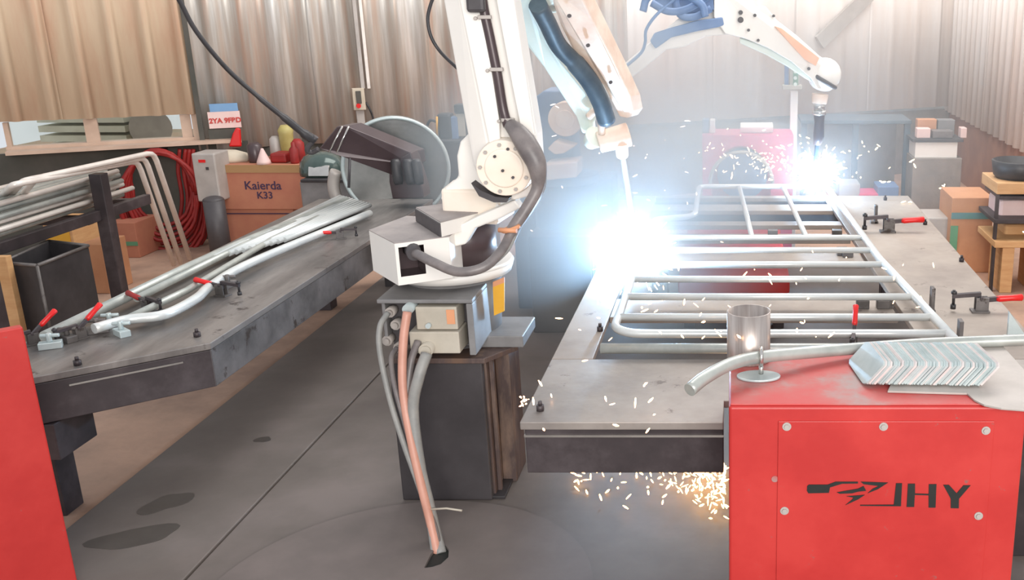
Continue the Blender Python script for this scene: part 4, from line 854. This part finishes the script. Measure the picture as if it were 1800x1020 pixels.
bpy.data.objects['white_tray'].location.z = zh + .003
# controller on post
cp_ = thing('pendant_post', 'white post with green and white control head beside the rear robot wrist', 'post', (PY(1395, 300, 6.9).x, 6.9, 0))
a = PY(1396, 160, 6.9); MB().box(a.x - .025, a.x + .025, 6.88, 6.93, 0, a.z).build('post', 'white', cp_, .004)
pb(1388, 112, 1406, 158, 6.84, .06, 'control_head', 'conn', cp_); pb(1379, 115, 1387, 152, 6.86, .06, 'side_case', 'blue', cp_); pb(1394, 120, 1403, 150, 6.835, .006, 'green_panel', 'green', cp_, 0)
for py in (126, 137, 148): p = PY(1398, py, 6.83); MB().cyl(p, p + V(0, -.01, 0), .012, n=12).build('button', 'mint', cp_)
pb(1376, 150, 1410, 158, 6.82, .1, 'bracket', 'conn', cp_)
# bench
YBn = 8.6; a, b = PY(1408, 212, YBn), PY(1603, 212, YBn)
bc = thing('long_bench', 'long thin dark-edged bench against the back wall at the right', 'bench', ((a.x + b.x) / 2, YBn + .3, 0))
MB().box(a.x, b.x, YBn, YBn + .5, a.z - .03, a.z).build('bench_top', 'blueblack', bc, .004)
for lx in (a.x + .03, b.x - .03, (a.x + b.x) / 2): MB().box(lx - .025, lx + .025, YBn + .02, YBn + .07, 0, a.z - .031).build('leg', 'blueblack', bc)
MB().box(a.x + .06, b.x - .06, YBn + .42, YBn + .45, .1, a.z - .03).build('back_panel', 'masonry', bc)
for k in range(4):
    x = PY(1560 - 34 * k, 290, 8.3).x; hh = (.28, .22, .3, .18)[k]
    tag(MB().box(x - .09, x + .09, 8.2, 8.45, .001, hh).build('floor_crate', ('blue', 'magenta', 'greyplate', 'carton')[k], None, .01), ('dull blue crate below the right end of the bench', 'magenta crate below the bench, second from its right end', 'pale grey crate below the middle of the bench', 'brown crate below the left half of the bench')[k], 'crate')
# white bin on grey stand
stn = tag(MB().box(PY(1604, 300, 8.3).x, PY(1690, 300, 8.3).x, 8.3, 8.8, .001, PY(1650, 278, 8.3).z - .002).build('grey_stand', 'masonry', None, .005), 'low grey block carrying the white bin right of the bench', 'stand')
wbn = thing('white_bin', 'white plastic bin full of parts right of the bench', 'bin', (PY(1655, 278, 8.3).x, 8.5, PY(1650, 278, 8.3).z))
pb(1608, 250, 1684, 278, 8.32, .4, 'tub', 'white', wbn, .006); pb(1604, 245, 1694, 250, 8.3, .46, 'rim', 'greydark', wbn, .002)
zw = PY(1650, 245, 8.3).z + .002
def small(px0, px1, py0, Y, d, m, name, label, cat): return tag(MB().box(PY(px0, 230, Y).x, PY(px1, 230, Y).x, Y, Y + d, zw, PY(px0, py0, Y).z).build(name, m, None, .006), label, cat)
small(1612, 1636, 226, 8.35, .1, 'signw', 'paper_packet', 'pale packet at the left on the white bin', 'packet')
small(1612, 1646, 210, 8.5, .1, 'carton', 'orange_carton', 'orange carton standing at the back left of the white bin', 'box')
small(1648, 1678, 211, 8.5, .12, 'greybox', 'dark_carton', 'dull brown-grey carton at the back right of the white bin', 'box')
small(1640, 1676, 230, 8.34, .12, 'hose', 'part_box', 'low mauve box at the front of the white bin', 'box')
small(1689, 1700, 225, 8.36, .1, 'signw', 'white_pack', 'narrow whitish pack at the right end of the white bin', 'packet')
# carton with teal tape
rT_, a, b = carton(1668, 348, 1748, 445, 6.5, .4, 'carton', 'brown carton with teal tape on the floor at the right')
MB().box(a.x, b.x, 6.494, 6.4995, PY(1700, 385, 6.5).z, PY(1700, 374, 6.5).z).build('tape', 'teal', rT_); MB().box(a.x, a.x + .05, 6.494, 6.4995, .1, PY(1700, 397, 6.5).z).build('tape', 'green', rT_)
a = PY(1645, 362, 6.7); tag(MB().prism([(a.x - .09, 6.6), (a.x + .09, 6.6), (a.x + .09, 6.9), (a.x - .09, 6.9)], .001, .36).build('grey_crate', 'greyplate', None, .01), 'grey-green box in the shadow left of the taped carton', 'box')
# shelf stack at far right
ss = thing('pallet_stack', 'stack of wooden boxes and boards at the right edge', 'pallet', (PY(1790, 400, 6.1).x, 6.2, 0))
pb(1752, 322, 1840, 342, 6.05, .4, 'wood_tray', 'wood', ss); pb(1757, 345, 1840, 351, 6.07, .38, 'shelf_board', 'skirt', ss); pb(1748, 386, 1840, 394, 6.03, .42, 'shelf_board', 'skirt', ss)
pb(1756, 352, 1840, 384, 6.15, .3, 'packed_goods', 'signw', ss, .02); pb(1765, 394, 1840, 425, 6.2, .25, 'packed_goods', 'wood', ss, .02); pb(1748, 425, 1840, 436, 6.0, .45, 'pallet_board', 'wood', ss)
for px in (1770, 1825): pb(px - 10, 436, px + 14, 470, 6.02, .3, 'pallet_block', 'wood', ss, .004, 0.0)
pb(1748, 343, 1753, 470, 6.05, .04, 'post', 'skirt', ss, .002, 0.0); pb(1835, 330, 1840, 470, 6.05, .04, 'post', 'skirt', ss, .002, 0.0)
p = PY(1790, 322, 6.2); zt2 = PY(1790, 322, 6.05).z + .001
tag(MB().loft([[V(p.x + r * math.cos(2 * math.pi * i / 28), 6.24 + r * math.sin(2 * math.pi * i / 28), zt2 + h) for i in range(28)] for r, h in ((.13, 0), (.15, .02), (.165, .11), (.155, .115), (.14, .03))], True).build('black_bowl', 'black'), 'round black tub on top of the wooden stack at the right edge', 'tub')

# ================================================================== ARCS, SPARKS, SMOKE
arcm = emis('arc_glare', (.80, .92, 1, 1), 60)
def arc(c, r, label, nsp, seed, power):
    t = thing('welding_arc', label, 'arc', c); rnd = random.Random(seed)
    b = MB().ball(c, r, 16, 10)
    b.build('arc_glare_core', arcm, t)  # emissive ball oversized to stand in for the white glare
    s_ = MB()
    for k in range(nsp):
        dvec = V(rnd.gauss(0, 1), rnd.gauss(0, .6), rnd.gauss(.25, .8)).normalized(); a0 = rnd.uniform(r * .8, r * 2.5); ln = rnd.uniform(.01, .05)
        s_.tube([c + dvec * a0, c + dvec * (a0 + ln)], [.0022, .0008], 4)
    o = s_.build('flare_sparks', emis('flare_spark', (1, .97, .95, 1), 14), t); o['kind'] = 'stuff'  # white streaks drawn as flare spikes round the arc
    l = bpy.data.lights.new('arc_light', 'POINT'); l.energy = power; l.color = (.34, .64, 1.0); l.shadow_soft_size = .03
    lo = bpy.data.objects.new('arc_light', l); COL.objects.link(lo); lo.location = (0, -.10, .01); lo.parent = t
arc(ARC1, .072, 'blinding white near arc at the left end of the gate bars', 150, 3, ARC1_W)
arc(ARC2, .058, 'white far arc under the rear torch at the gate top right corner', 150, 5, ARC2_W)
rnd = random.Random(9)
def sparks(name, label, gen, n, col, st, r=.003, ln=(.008, .03)):
    b = MB()
    for k in range(n):
        p, dvec = gen(k); L_ = rnd.uniform(*ln); q = rnd.uniform(.6, 1.3)
        b.tube([p, p + dvec.normalized() * L_ * .5, p + dvec.normalized() * L_], [r * q * .5, r * q, r * q * .4], 5)
    return tag(b.build(name, emis(name + '_glow', col, st)), label, 'sparks', None, 'stuff')
g = lambda s_=1: rnd.gauss(0, s_)
sparks('floor_sparks', 'orange sparks showering on the floor below the right table skirt', lambda k: ((PZ(max(1130, min(1272, 1240 + g(38))), 818 + abs(g(34)), rnd.uniform(.03, .09)) if k < 190 else PZ(rnd.uniform(1000, 1180), 822 + abs(g(26)), .04)), V(g(.6), g(.3), g())), 225, (1, .55, .2, 1), 9, .0038)
sparks('flying_sparks', 'orange sparks drifting between column, table and near arc', lambda k: (PZ(rnd.uniform(1100, 1640), rnd.uniform(420, 600), rnd.uniform(.65, .9)) if k % 3 else PZ(rnd.uniform(915, 1200), rnd.uniform(520, 780), rnd.uniform(.63, .8)), V(g(), g(), g(1.5))), 70, (1, .55, .28, 1), 8, .003)
sparks('arc_shower', 'golden sparks flung around the far arc', lambda k: (ARC2 + V(-.15 + g(.26), g(.12), .0 + abs(g(.1))), V(g(), g(), g())), 190, (1, .72, .42, 1), 8, .0035)
sparks('air_sparks', 'pale pink sparks in the smoke left of the far arc', lambda k: (PY(rnd.uniform(930, 1240), rnd.uniform(150, 420), rnd.uniform(4.6, 5.6)), V(g(2), g(), g())), 40, (1, .85, .8, 1), 5, .003)
sparks('column_sparks', 'orange glint of sparks beside the dark column', lambda k: (PY(921 + g(4), 702 + g(5), 3.2), V(g(), g(), g())), 14, (1, .5, .25, 1), 8, .003, (.005, .012))
sparks('right_sparks', 'a few golden sparks over the floor right of the far arc', lambda k: (PY((1597, 1655, 1605, 1555, 1545, 1797)[k % 6] + g(4), (352, 331, 285, 322, 258, 410)[k % 6] + g(3), 5.8), V(g(2), 0, g())), 16, (1, .8, .45, 1), 7, .004)

def smoke(name, label, c, rad, dens, noise_s, seed, col, power=2.0, thr=.42):
    b = MB().ball(c, rad, 24, 14); m = bpy.data.materials.new(name + '_mat'); m.use_nodes = True; nt = m.node_tree; nt.nodes.clear(); N_ = nt.nodes.new
    out = N_('ShaderNodeOutputMaterial'); sca = N_('ShaderNodeVolumeScatter'); sca.inputs['Color'].default_value = col; sca.inputs['Anisotropy'].default_value = .1
    geo = N_('ShaderNodeNewGeometry'); sub = N_('ShaderNodeVectorMath'); sub.operation = 'SUBTRACT'; sub.inputs[1].default_value = c
    dv_ = N_('ShaderNodeVectorMath'); dv_.operation = 'DIVIDE'; dv_.inputs[1].default_value = rad
    ln = N_('ShaderNodeVectorMath'); ln.operation = 'LENGTH'
    mr = N_('ShaderNodeMapRange'); mr.inputs[1].default_value = 1.0; mr.inputs[2].default_value = 0.0; mr.inputs[3].default_value = 0; mr.inputs[4].default_value = 1; mr.clamp = True
    pw = N_('ShaderNodeMath'); pw.operation = 'POWER'; pw.inputs[1].default_value = power
    ns = N_('ShaderNodeTexNoise'); ns.inputs['Scale'].default_value = noise_s; ns.inputs['Detail'].default_value = 3; ns.noise_dimensions = '4D'; ns.inputs['W'].default_value = seed
    mr2 = N_('ShaderNodeMapRange'); mr2.inputs[1].default_value = thr - .14; mr2.inputs[2].default_value = thr + .26; mr2.inputs[3].default_value = .12; mr2.inputs[4].default_value = 1.6
    mu = N_('ShaderNodeMath'); mu.operation = 'MULTIPLY'; mu2 = N_('ShaderNodeMath'); mu2.operation = 'MULTIPLY'; mu2.inputs[1].default_value = dens
    Lk = nt.links.new
    Lk(geo.outputs['Position'], sub.inputs[0]); Lk(sub.outputs[0], dv_.inputs[0]); Lk(dv_.outputs[0], ln.inputs[0]); Lk(ln.outputs['Value'], mr.inputs[0])
    Lk(mr.outputs[0], pw.inputs[0]); Lk(geo.outputs['Position'], ns.inputs['Vector']); Lk(ns.outputs['Fac'], mr2.inputs[0]); Lk(pw.outputs[0], mu.inputs[0]); Lk(mr2.outputs[0], mu.inputs[1])
    Lk(mu.outputs[0], mu2.inputs[0]); Lk(mu2.outputs[0], sca.inputs['Density']); Lk(sca.outputs[0], out.inputs['Volume'])
    return tag(b.build(name, m), label, 'smoke', None, 'stuff')
smoke('weld_smoke', 'blue-white welding smoke billowing round the near arc', V(-.62, 4.9, .90), V(1.05, 1.05, .98), 2.3, 2.0, 1.0, (.80, .92, 1, 1), 1.0)
smoke('arc_glow_fume', 'dense white fume added round the near arc for its white glow', V(-.44, 4.28, .71), V(.24, .24, .24), 4.0, 6.0, 2.0, (.93, .97, 1, 1), 2.0)  # extra dense puff added to make a white glow round the arc
smoke('smoke_plume', 'thin pale smoke rising above and round the far arc', V(.35, 6.2, 1.15), V(1.7, 1.3, 1.3), .75, 1.6, 4.0, (.98, .99, 1, 1), 1.2)
sc.cycles.volume_step_rate = 2.0; sc.cycles.volume_max_steps = 64
